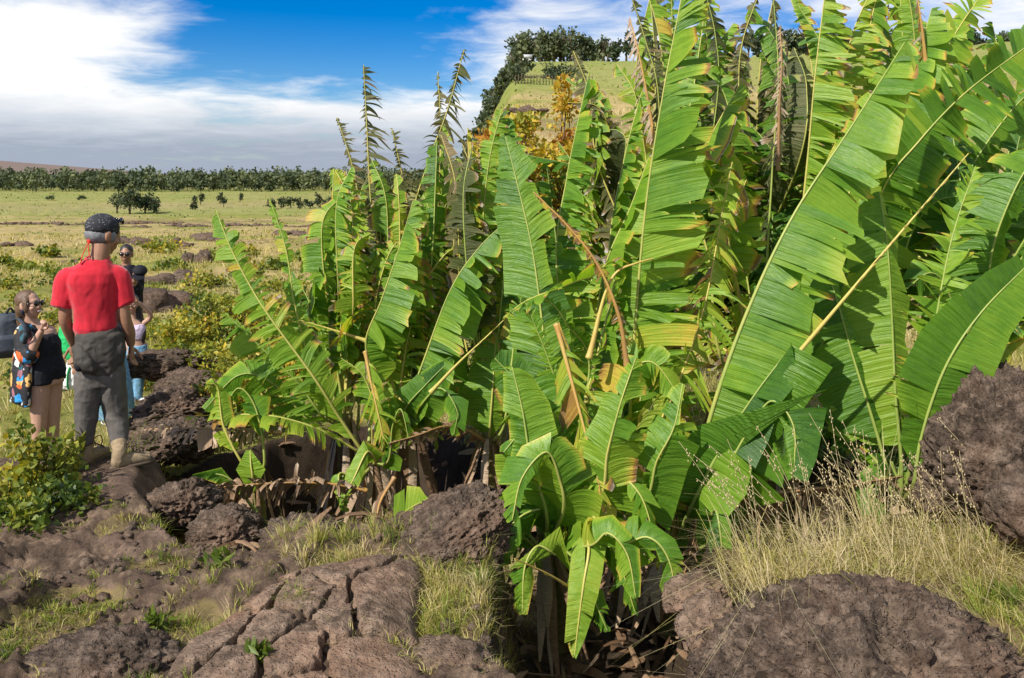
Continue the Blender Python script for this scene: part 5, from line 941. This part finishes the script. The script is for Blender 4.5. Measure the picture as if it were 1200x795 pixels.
def red_man():
    p = Person(115, 547, 5.85, 'man in red t-shirt and grey cargo trousers standing on lava rock, seen from behind'); q = p.q; e = p.e
    hc = q(121, 276, .03); yaw = R(-62); pt = R(-14)
    S = xf(head_shapes(1.1), hc, yaw, pt, 1.14)
    S += [limb([hc+[-.01, -.02, -.06], q(117, 300, 0), q(112, 318, -.0)], [.062, .062, .075], 16, 10), loft([(*q(118, 445), .12, .10), (*q(114, 400), .13, .09), (*q(110, 350), .15, .10), (*q(110, 325), .15, .09), (*q(113, 310), .07, .07)])]
    rs, re, rw = q(136, 326, -.01), q(147, 375, -.03), q(154.5, 408, .03); ls, le, lw = q(81, 327, .02), q(76.5, 372, .03), q(86, 405, .13)
    S += [limb([rs, (rs+re)/2+[.004, 0, 0], re, (re+rw)/2+[.006, 0, 0], rw], [.052, .050, .040, .041, .027]), limb([ls, (ls+le)/2, le, (le+lw)/2, lw], [.052, .048, .040, .040, .027])]
    S += hand(rw, (.02, .05, -1), (.35, .9, 0), .35, 1.05, -1)+hand(lw, (.1, .3, -1), (-.3, .9, 0), .5, 1.05, 1)
    S += [limb([q(128, 440), q(136, 487, .01), q(139.5, 530, -.07)], [.075, .042, .035]), limb([q(104.5, 440), q(101.5, 487, .03), q(98.5, 522, .06)], [.075, .042, .035])]
    fuse('body', S, .0062, SK1, e, 3)
    # shirt
    T = [loft([(*q(112.5, 390, .0), .128, .098), (*q(112, 384, .0), .140, .108), (*q(112, 374, .0), .136, .104), (*q(111, 360), .142, .108), (*q(109.5, 345), .158, .115), (*q(108.5, 330, -.005), .168, .118), (*q(109, 320, -.005), .158, .112), (*q(110.5, 312, 0), .128, .095), (*q(113, 304, .01), .082, .078)], 28, 2.3),
         limb([q(126, 322, -.01), rs+[.015, 0, .0], q(144.5, 352, -.015), q(147.5, 359, -.02)], [.07, .076, .073, .071], 16), limb([q(92, 322, .0), ls+[-.012, 0, 0], q(75, 350, .02), q(73, 358, .02)], [.07, .074, .073, .072], 16)]
    fuse('t_shirt', T, .0075, RED, e, 5, .012, (8, 8, 2.4), False, 4)
    mb = MB(); th = np.linspace(0, 2*np.pi, 40); c = q(114.5, 302.5, .012); mb.add(*tube(np.stack([c[0]+.074*np.cos(th), c[1]+.07*np.sin(th), c[2]+.012*np.sin(th)+.004*np.cos(th)], 1), .008, 8)); mb.build('collar', RED, e)
    # jacket tied round the waist
    J = [loft([(*q(116, 385, .0), .118, .096), (*q(116, 389, .0), .136, .110), (*q(117, 392, 0), .150, .122), (*q(117, 408, 0), .158, .130), (*q(116, 420, -.0), .160, .132), (*q(117, 433, 0), .138, .118), (*q(119, 441, 0), .11, .1)], 30, 2.3),
         limb([q(92, 402, -.06), q(97, 414, -.10), q(104, 424, -.125), q(112, 430, -.125)], [.035, .05, .05, .03], 14), limb([q(134, 392, -.06), q(139, 410, -.06), q(138, 432, -.05)], [.03, .045, .02], 12), limb([q(96, 420, -.10), q(93, 424, -.12)], [.03, .036], 12)]
    j = fuse('jacket', J, .0075, OLIVE, e, 3, .014, (9, 9, 6), True, 8)
    V, Q_, T_ = ellipsoid(q(93.5, 424.5, -.122), (.030, .028, .032)); mesh_np('sleeve_hole_shade', V, None, BLK, j, tri=T_)  # shade of the sleeve bundle's dark hole, put in as a black ball
    # trousers
    K = [loft([(*q(118, 452), .115, .10), (*q(118, 440), .15, .115), (*q(117, 420), .15, .115), (*q(116, 400), .13, .1)], 24, 2.3),
         limb([q(128.5, 437, -.01), q(132.5, 462, .0), q(136, 487, .015), q(138.5, 508, -.02), q(140, 525, -.065)], [.098, .086, .074, .066, .054], 18), limb([q(104.5, 437, 0), q(103, 462, .01), q(101.5, 487, .035), q(100, 505, .05), q(98.5, 520, .06)], [.095, .085, .073, .065, .054], 18)]
    t = fuse('cargo_trousers', K, .0075, GREYP, e, 3, .010, (8, 8, 4), True, 6)
    pk = [ellipsoid(q(142.5, 458, .0), (.022, .065, .085)), ellipsoid(q(143.5, 446, .0), (.022, .068, .022))]
    fuse('cargo_pocket', pk, .006, GREYP, t, 2, .006, (20, 20, 20), seed=2)
    boot_parts(p, q(131, 547, -.13), R(74), e, q(139.5, 518, -.07), BOOT, SOLE, lace=SOLE)
    boot_parts(p, q(95, 547, .03), R(40), e, q(98.5, 513, .065), BOOT, SOLE, lace=SOLE)
    # head: bandana, ties, hair, glasses pushed up
    cap = [ellipsoid((0, -.016, .042), (.083, .102, .088))]
    ca = xf(cap, hc, yaw, pt, 1.14); V, _, T_ = ca[0]; lim = (V-hc) @ np.array([0, 0, 1.0]); m = np.array(Matrix.Rotation(yaw, 3, 'Z') @ Matrix.Rotation(pt, 3, 'X')); loc = (V-hc) @ m
    keep = loc[:, 2] > .004-.22*np.clip(-loc[:, 1]-.02, 0, 1)
    T2 = T_[keep[T_].all(1)]; b = mesh_np('bandana', V, None, bandana_mat(), e, tri=T2); so_ = b.modifiers.new('thick', 'SOLIDIFY'); so_.thickness = .006
    hs = xf([ellipsoid((0, -.02, -.008), (.0765, .088, .062)), ellipsoid((.070, .022, -.004), (.012, .022, .034)), ellipsoid((-.070, .022, -.004), (.012, .022, .034))], hc, yaw, pt, 1.14); fuse('hair', hs, .006, GREYHAIR, e, 2, .004, (60, 60, 20))
    kn = hc+np.array([-.085, -.055, -.035]); mb = MB(); mb.add(*ball(kn, (.016, .016, .018)))
    for dx, L in ((-.012, .15), (.008, .115)):
        t_ = np.linspace(0, 1, 8); pth = np.stack([kn[0]+dx*3*t_-.02*np.sin(t_*2), kn[1]-.03*t_-.01, kn[2]-L*t_], 1); mb.add(*tube(pth, .0085, 8, .35))
    mb.build('bandana_tie', simple('red_tie', (.55, .03, .015), .7, .2, 40), b)
    glasses(e, hc+[.010, 0, .058], yaw, R(16), 1.1, LENS)
def woman():
    p = Person(45, 555, 7.2, 'woman with sunglasses and an open floral kimono over a black romper, smiling beside the shrub'); q = p.q; e = p.e
    hc = q(34, 356, -.02); yaw = R(180+52); pt = R(4)
    S = xf(head_shapes(.85), hc, yaw, pt, .98)
    rs, re, rw = q(29, 389, -.06), q(33, 414, -.12), q(48.5, 384, -.19); ls, le, lw = q(55, 388, .07), q(61, 412, .10), q(63, 432, .06)
    S += [limb([hc+[.0, .01, -.05], q(37, 376), q(41, 386)], [.05, .052, .07]), loft([(*q(52, 450), .15, .13), (*q(52, 432), .155, .13), (*q(50, 415), .125, .11), (*q(47, 398), .14, .125), (*q(43, 387), .14, .09), (*q(40, 380), .07, .06)]), limb([rs, re, (re+rw)/2, rw], [.05, .042, .037, .025]), limb([ls, le, lw], [.05, .04, .026])]
    S += hand(rw, (.5, -.2, 1), (.6, -.6, -.2), 1.2, .9, 1)+hand(lw, (0, -.1, -1), (.3, -1, 0), .5, .9, -1)
    S += [limb([q(46, 445, -.05), q(46, 490, -.07), q(46, 520, -.04), q(46, 551, -.03)], [.098, .062, .055, .035]), limb([q(60, 445, .03), q(61, 490, .02), q(61, 520, .04), q(61, 551, .06)], [.098, .062, .055, .035])]
    fuse('body', S, .0068, SK2, e, 3)
    T = [loft([(*q(53, 444), .150, .13), (*q(53, 434), .162, .14), (*q(51, 417), .14, .123), (*q(48, 402), .152, .142), (*q(46.5, 393, -.01), .130, .115), (*q(46.5, 388.5, .0), .09, .07)], 26, 2.2), limb([q(46.5, 432, -.05), q(46, 448, -.055)], [.105, .112], 16, 8), limb([q(60, 432, .03), q(60.5, 447, .03)], [.105, .112], 16, 8)]
    T += [limb([q(42, 396, -.10), q(40.5, 386, -.08), q(38, 380, -.02)], [.026, .024, .022], 10), limb([q(52, 396, -.06), q(50, 386, -.03), q(46, 381, .03)], [.026, .024, .022], 10)]; fuse('romper', T, .0078, BLK, e, 3, .006, (10, 10, 5), True, 3)
    Kk = [limb([q(37, 384, -.03), rs+[-.01, 0, .005], (rs+re)/2+[-.015, 0, 0], re+[.0, -.005, .0], q(38, 407, -.145)], [.055, .066, .07, .072, .062], 16), limb([q(25, 392, .04), q(24, 418, .03), q(23, 445, .0), q(23, 467, -.02)], [.08, .095, .11, .115], 16, 20, .55), limb([q(31, 386, .0), q(25, 388, .03)], [.06, .06], 12), limb([q(31, 395, -.05), q(32, 425, -.10), q(31, 450, -.10), q(30, 470, -.09)], [.05, .06, .075, .08], 14, 18, .5), limb([ls+[0, 0, .01], le, lw], [.062, .06, .055], 14), limb([q(60, 396, .08), q(65, 430, .1), q(66, 458, .1)], [.05, .06, .055], 14, 16, .4)]
    fuse('floral_kimono', Kk, .0078, floral_mat(), e, 3, .010, (9, 9, 3), True, 5)
    hs = [ellipsoid((0, -.022, .036), (.083, .097, .092)), ellipsoid((0, -.05, -.03), (.074, .062, .09)), ellipsoid((.07, .018, .0), (.016, .03, .07)), ellipsoid((-.07, .018, .0), (.016, .03, .07))]
    hx = xf(hs, hc, yaw, pt, .98); hx.append(limb([hc+[-.05, .05, -.03], q(27, 378, .06), q(26, 388, .05)], [.055, .05, .03])); fuse('hair', hx, .0065, BROWNHAIR, e, 3, .004, (50, 50, 12))
    glasses(e, hc, yaw, pt, 1.02, LENS)
    m1 = MB()
    for s in xf([ellipsoid((0, .0975, -.060), (.024, .006, .0075))], hc, yaw, pt, .98): m1.add(*s)
    m1.build('teeth', WHITE, e); m2 = MB()
    for s in xf([limb([(-.028, .088, -.054), (0, .100, -.070), (.028, .088, -.054)], [.004, .005, .004], 8, 12), limb([(-.028, .088, -.053), (0, .101, -.051), (.028, .088, -.053)], [.003, .004, .003], 8, 12)], hc, yaw, pt, .98): m2.add(*s)
    m2.build('lips', LIP, e)
    mb = MB()
    for s in xf([ellipsoid((.08, .0, -.055), (.012, .012, .022)), ellipsoid((-.08, .0, -.055), (.012, .012, .022))], hc, yaw, pt, .98): mb.add(*s)
    mb.build('earring', NAVY, e)
    boot_parts(p, q(43, 555, .05), R(150), e, q(46, 540), WHITE, WHITE, 'shoe', shaft=False); boot_parts(p, q(58, 555, .13), R(140), e, q(61, 540), WHITE, WHITE, 'shoe', shaft=False)
    # backpack on her back
    b = empty('backpack', tuple(P(12, 392, 7.35)), 'slate grey backpack worn on the back of the woman in the floral kimono', 'backpack', rotz=R(35)); bs = [loft([(0, 0, -.19, .10, .07), (0, 0, -.16, .125, .095), (0, 0, 0, .135, .10), (0, 0, .13, .12, .09), (0, 0, .18, .08, .06)], 24, 3.0)]
    bb = fuse('pack', bs, .008, PACK, b, 4, .006, (8, 8, 8), True, 2); fuse('front_pocket', [loft([(-.015, -.085, -.15, .09, .035), (-.015, -.095, -.12, .10, .045), (-.015, -.095, -.02, .095, .04), (-.015, -.085, .01, .08, .03)], 20, 3)], .007, PACK, bb, 3)
    mb = MB(); mb.add(*limb([(-.03, 0, .18), (0, 0, .225), (.03, 0, .18)], [.010]*3, 8, 12)); mb.build('handle', BLK, bb)
    mb = MB(); inv = lambda w_: np.array(Matrix.Rotation(-R(35), 3, 'Z')) @ (w_-P(12, 392, 7.35))
    mb.add(*limb([inv(P(*a)) for a in ((16, 376, 7.28), (22, 374, 7.12), (28, 381, 7.0), (31, 392, 6.97), (27, 408, 7.05))], [.02]*5, 8, 20, .4)); mb.build('strap', PACK, b)
def black_man():
    p = Person(150, 451, 11.0, 'man in black jacket and sunglasses half hidden behind the red shirt, holding a black cap'); q = p.q; e = p.e
    hc = q(148, 298); yaw = R(180-12); S = xf(head_shapes(), hc, yaw, 0, 1.0)
    lw = q(156.5, 327, -.19); S += [limb([hc+[0, 0, -.06], q(148, 313)], [.055, .065]), loft([(*q(150, 372), .15, .11), (*q(150, 340), .17, .11), (*q(149, 320), .18, .1), (*q(148, 312), .08, .07)]), limb([q(158, 322), q(161.5, 340, -.06), lw], [.05, .045, .03]), limb([q(139, 322), q(136, 342, -.06), q(150, 330, -.2)], [.05, .045, .03])]+hand(lw, (.6, -.3, .6), (0, -.5, 1), .7, 1.0, 1)
    S += [limb([q(145, 370), q(145, 410), q(145, 447)], [.09, .06, .045]), limb([q(156, 370), q(156, 410), q(156, 447)], [.09, .06, .045])]; fuse('body', S, .008, SK1, e, 3)
    fuse('jacket', [loft([(*q(150, 374), .165, .125), (*q(150, 350), .175, .125), (*q(149.5, 328), .195, .125), (*q(149, 318), .17, .11), (*q(148, 311), .085, .075)], 24, 2.3), limb([q(157, 320), q(162, 340, -.06), q(158.5, 331, -.14)], [.07, .062, .05]), limb([q(140, 320), q(135.5, 341, -.06), q(145, 333, -.15)], [.07, .062, .05])], .009, BLK, e, 3, .012, (9, 9, 6), True)
    fuse('trousers', [loft([(*q(150, 388), .14, .11), (*q(150, 368), .165, .12)]), limb([q(145, 376), q(145, 410), q(145, 445)], [.095, .075, .065]), limb([q(156, 376), q(156, 410), q(156, 445)], [.095, .075, .065])], .009, BLK, e, 3)
    fuse('hair', xf([ellipsoid((0, -.022, .046), (.081, .096, .084)), ellipsoid((0, -.04, .0), (.078, .07, .06))], hc, yaw, 0), .008, DARKHAIR, e, 2, .005, (40, 40, 40)); glasses(e, hc, yaw, 0, 1.05, LENS)
    boot_parts(p, q(144, 451, .1), R(170), e, q(145, 440), BLK, BLK, 'shoe', shaft=False); boot_parts(p, q(156, 451, .1), R(165), e, q(156, 440), BLK, BLK, 'shoe', shaft=False)
    c = empty('cap', tuple(P(164, 318, 10.72)), 'black cap held in front of the chest of the man in black', 'cap', rotz=R(20)); V, _, T = ellipsoid((0, 0, 0), (.088, .10, .075)); keep = V[:, 2] > -.02
    o = mesh_np('crown', V, None, BLK, c, tri=T[keep[T].all(1)]); o.modifiers.new('thick', 'SOLIDIFY').thickness = .006
    V, _, T = ellipsoid((.02, -.11, -.02), (.075, .085, .008)); mesh_np('brim', V, None, BLK, c, tri=T); c.rotation_euler = (R(20), R(15), R(10))
def girl():
    p = Person(161, 476, 9.9, 'girl in lilac crop top and pale jeans shading her eyes with one hand'); q = p.q; e = p.e
    hc = q(154.5, 356, 0); yaw = R(180-8); S = xf(head_shapes(.8), hc, yaw, R(4), .92)
    ls, le, lw = q(166.5, 381, 0), q(176.5, 370, -.05), q(163, 353, -.13); rs = q(150, 381, .02)
    S += [limb([hc+[0, 0, -.05], q(156, 373), q(157, 380)], [.042, .042, .06]), loft([(*q(160.5, 412), .108, .09), (*q(160, 403), .102, .075), (*q(159.5, 396), .092, .07), (*q(158.5, 386), .105, .08), (*q(158, 379), .10, .06), (*q(157, 375), .05, .045)]), limb([ls, le, lw], [.034, .03, .02]), limb([rs, q(147, 395, .02), q(150, 408, -.04)], [.034, .03, .02])]
    S += hand(lw, (-1, -.1, .42), (.1, -.3, 1), .35, .85, 1)+hand(q(150, 408, -.04), (.2, -.2, -1), (.4, -1, 0), .5, .85, 1)
    S += [limb([q(163.5, 415), q(163, 440), q(161.5, 470)], [.075, .052, .036]), limb([q(157, 415), q(155, 440, .03), q(153, 470, .07)], [.075, .052, .036])]; fuse('body', S, .0075, SK2, e, 3)
    fuse('crop_top', [loft([(*q(159.5, 397.5), .098, .077), (*q(158.7, 390), .112, .092), (*q(158.3, 384), .114, .088), (*q(158, 380), .108, .068)], 22, 2.3), limb([q(153, 382, -.04), q(152.5, 376.5, .0)], [.016, .014], 8, 6), limb([q(164, 382, -.04), q(164.5, 376.5, .0)], [.016, .014], 8, 6)], .007, LILAC, e, 2, .004, (18, 18, 10), True)
    fuse('jeans', [loft([(*q(160.5, 421), .10, .09), (*q(160.5, 412), .116, .098), (*q(160.3, 404.5), .110, .083)], 22, 2.3), limb([q(164, 415), q(163.3, 440), q(161.5, 468, .01)], [.084, .062, .048]), limb([q(157, 415), q(155, 440, .03), q(153, 468, .07)], [.084, .062, .048])], .008, DENIM, e, 3, .006, (12, 12, 16), True)
    hx = xf([ellipsoid((0, -.026, .04), (.079, .092, .086)), ellipsoid((0, -.055, -.04), (.075, .055, .11))], hc, yaw, R(4), .92)+[limb([hc+[.045, .03, 0], q(163, 375, .02), q(167, 392, -.03), q(167.5, 403, -.04)], [.05, .052, .045, .018]), limb([hc+[-.05, .03, 0], q(149.5, 372, .03), q(149, 388, .02)], [.04, .04, .015])]; fuse('hair', hx, .0075, DARKHAIR, e, 3, .006, (40, 40, 10))
    m2 = MB()
    for s in xf([ellipsoid((0, .098, -.060), (.02, .005, .007))], hc, yaw, R(4), .92): m2.add(*s)
    m2.build('lips', LIP, e)
    boot_parts(p, q(160.5, 476, .08), R(150), e, q(161, 468), WHITE, WHITE, 'shoe', L=.24, shaft=False); boot_parts(p, q(152, 472, .12), R(175), e, q(153, 465), WHITE, WHITE, 'shoe', L=.24, shaft=False)
def green_person():
    p = Person(130, 496, 9.0, 'stooping person in a green top with a navy stripe, half hidden behind the red shirt'); q = p.q; e = p.e
    hc = q(104, 384, -.25); yaw = R(180+10); S = xf(head_shapes(), hc, yaw, R(-50), .95)
    S += [limb([hc+[0, .03, .02], q(103, 374, -.1)], [.05, .06]), loft([(*q(128, 425), .14, .12), (*q(126, 408), .14, .12), (*q(112, 385), .13, .12), (*q(98, 374, -.06), .12, .1)]), limb([q(84, 377, -.05), q(84, 402, -.1), q(88, 424, -.14)], [.045, .04, .026]), limb([q(108, 377, -.05), q(116, 402, -.1), q(118, 422, -.14)], [.045, .04, .026])]
    S += hand(q(88, 424, -.14), (0, 0, -1), (.6, -.8, 0), 1.1, .9, 1)+hand(q(118, 422, -.14), (0, 0, -1), (.6, -.8, 0), 1.1, .9, -1)
    S += [limb([q(134, 422), q(146, 455, -.02), q(152, 488, 0)], [.085, .056, .04]), limb([q(124, 422), q(124, 455, -.02), q(122, 488, 0)], [.085, .056, .04])]; fuse('body', S, .009, SK1, e, 3)
    g = fuse('green_top', [limb([q(128, 415), q(118, 394), q(103, 376, -.02), q(90, 371, -.06)], [.17, .17, .17, .10], 20), limb([q(90, 374, -.05), q(83, 384, -.07), q(85, 404, -.11), q(91, 418, -.13)], [.11, .10, .085, .055], 16), limb([q(108, 377, -.05), q(116, 402, -.1), q(118, 415, -.14)], [.09, .07, .06], 14)], .009, GREEN, e, 4, .012, (9, 9, 5), True)
    mb = MB(); mb.add(*limb([q(97, 364, -.12), q(93, 372, -.205), q(87, 384, -.185), q(82, 392, -.15)], [.035, .04, .04, .02], 10, 16, .5)); mb.build('navy_stripe', NAVY, g)
    fuse('jeans', [limb([q(134, 418), q(146, 455, -.02), q(151.8, 489, 0)], [.11, .075, .06]), limb([q(124, 418), q(124, 455, -.02), q(122, 491, 0)], [.11, .075, .06]), ball(q(129, 418), .15)], .009, DENIM, e, 3, .008, (12, 12, 14), True)
    boot_parts(p, q(147.5, 497, .03), R(98), e, q(152, 485), BLK, WHITE, 'shoe', shaft=False); boot_parts(p, q(120, 497, .03), R(120), e, q(122, 485), BLK, WHITE, 'shoe', shaft=False)
    # bag held in the hanging hand, green cloth in the other
    def bag(px_, py_, w, h, mat, label, stripe=None, d=8.82):
        b = empty('bag', tuple(P(px_, py_+h, d)), label, 'bag'); k = d/F; W = w*k*.9; H = h*2*k
        o = fuse('sack', [loft([(0, 0, 0, W*.85, .05), (0, 0, H*.2, W, .075), (0, 0, H*.7, W*.95, .06), (0, 0, H, W*.8, .02)], 22, 2.5)], .008, mat, b, 3, .012, (10, 10, 8), True)
        mb = MB(); mb.add(*limb([(-W*.6, 0, H*.95), (-.01, 0, H+.10), (W*.6, 0, H*.95)], [.008]*3, 8, 14)); mb.build('handle', mat, b)
        if stripe: 
            V, Q, T = limb([(0, -.058, H*.06), (0, -.088, H*.25), (0, -.075, H*.7), (0, -.035, H*.95)], [W*.26]*4, 10, 14, .25); mesh_np('stripe', V, Q, stripe, o, tri=T)
    bag(84, 442, 12, 13, WHITE, 'white bag with a green stripe hanging from the stooping person', GREEN); bag(121, 453, 7, 17, GREEN, 'green cloth bag seen between the legs of the man in red')
red_man(); woman(); black_man(); girl(); green_person()
# ================================================================= light, sky, camera
SUN = nrm(np.array([-.60, -.70, .84]))
sl = bpy.data.lights.new('sun', 'SUN'); sl.energy = 4.6; sl.angle = R(.53); sl.color = (1, .95, .87)
so = bpy.data.objects.new('sun', sl); C.objects.link(so); so.rotation_euler = Vector(SUN).to_track_quat('Z', 'Y').to_euler(); so.location = (-20, -15, 30)
w = bpy.data.worlds.new('World'); bpy.context.scene.world = w
def sky():
    N = NT('', w); t = N.n('ShaderNodeTexCoord').outputs['Generated']
    s = N.n('ShaderNodeTexSky', sky_type='NISHITA', sun_disc=False, sun_elevation=math.asin(SUN[2]), sun_rotation=math.atan2(SUN[0], SUN[1]), air_density=1.0, dust_density=.4, ozone_density=3.5).outputs[0]
    s = N.n('ShaderNodeHueSaturation', {'Hue': .515, 'Saturation': 1.65, 'Value': 1.0, 'Color': s}).outputs[0]
    sep = N.n('ShaderNodeSeparateXYZ', {0: t}).outputs; X, Y, Z = sep[0], sep[1], sep[2]
    az = N.math('ARCTAN2', X, Y); el = N.math('ARCSINE', Z)
    zz = N.math('ADD', N.math('MAXIMUM', Z, 0), .10)
    pv = N.n('ShaderNodeCombineXYZ', {0: N.math('DIVIDE', X, zz), 1: N.math('DIVIDE', Y, zz), 2: 0.0}).outputs[0]
    n1 = N.n('ShaderNodeTexNoise', {'Vector': pv, 'Scale': .75, 'Detail': 9, 'Roughness': .56, 'Distortion': .35}).outputs[0]
    n2 = N.n('ShaderNodeTexNoise', {'Vector': pv, 'Scale': 2.6, 'Detail': 8, 'Roughness': .62, 'Distortion': .6}).outputs[0]
    n = N.math('ADD', N.math('MULTIPLY', N.math('SUBTRACT', n1, .5), 1.7), N.math('MULTIPLY', N.math('SUBTRACT', n2, .5), .9))
    def sm(a, b, x): return N.n('ShaderNodeMapRange', {'Value': x, 'From Min': a, 'From Max': b}, interpolation_type='SMOOTHSTEP').outputs[0]
    bank = sm(R(9.0), R(3.4), el)                                         # low cloud bank
    left = N.math('MULTIPLY', sm(R(-15), R(-30), az), sm(R(15), R(9), el))     # tall white mass at the left
    rght = N.math('MULTIPLY', sm(R(-12), R(2), az), .60)                  # wispy veil to the right
    cov = N.math('MAXIMUM', N.math('MAXIMUM', bank, left), rght)
    other = N.math('MULTIPLY', sm(R(60), R(95), N.math('ABSOLUTE', az)), .5); cov = N.math('MAXIMUM', cov, other)
    m = sm(.25, .95, N.math('ADD', cov, N.math('MULTIPLY', n, 1.05)))
    sh = N.math('ADD', sm(R(1), R(7.5), el), N.math('MULTIPLY', n, .45))
    cc = N.ramp(sh, [(.1, (.36, .41, .50)), (.45, (.60, .65, .72)), (.9, (.93, .94, .95))])
    b1 = N.n('ShaderNodeBackground', {'Color': s, 'Strength': .082}).outputs[0]
    b2 = N.n('ShaderNodeBackground', {'Color': cc, 'Strength': .73}).outputs[0]
    N.n('ShaderNodeOutputWorld', {0: N.n('ShaderNodeMixShader', {0: m, 1: b1, 2: b2}).outputs[0]})
sky()
cd = bpy.data.cameras.new('camera'); cam = bpy.data.objects.new('camera', cd); C.objects.link(cam)
cam.location = (0, 0, CAMH); cam.rotation_euler = (R(90), 0, 0); cd.sensor_width = 36; cd.sensor_fit = 'HORIZONTAL'; cd.lens = 36*F/1200; cd.shift_y = -177.5/1200; cd.clip_start = .05; cd.clip_end = 8000
sc = bpy.context.scene; sc.camera = cam
sc.view_settings.view_transform = 'Standard'; sc.view_settings.look = 'None'; sc.view_settings.exposure = .58; sc.view_settings.gamma = 1
sc.cycles.max_bounces = 6; sc.cycles.transparent_max_bounces = 4
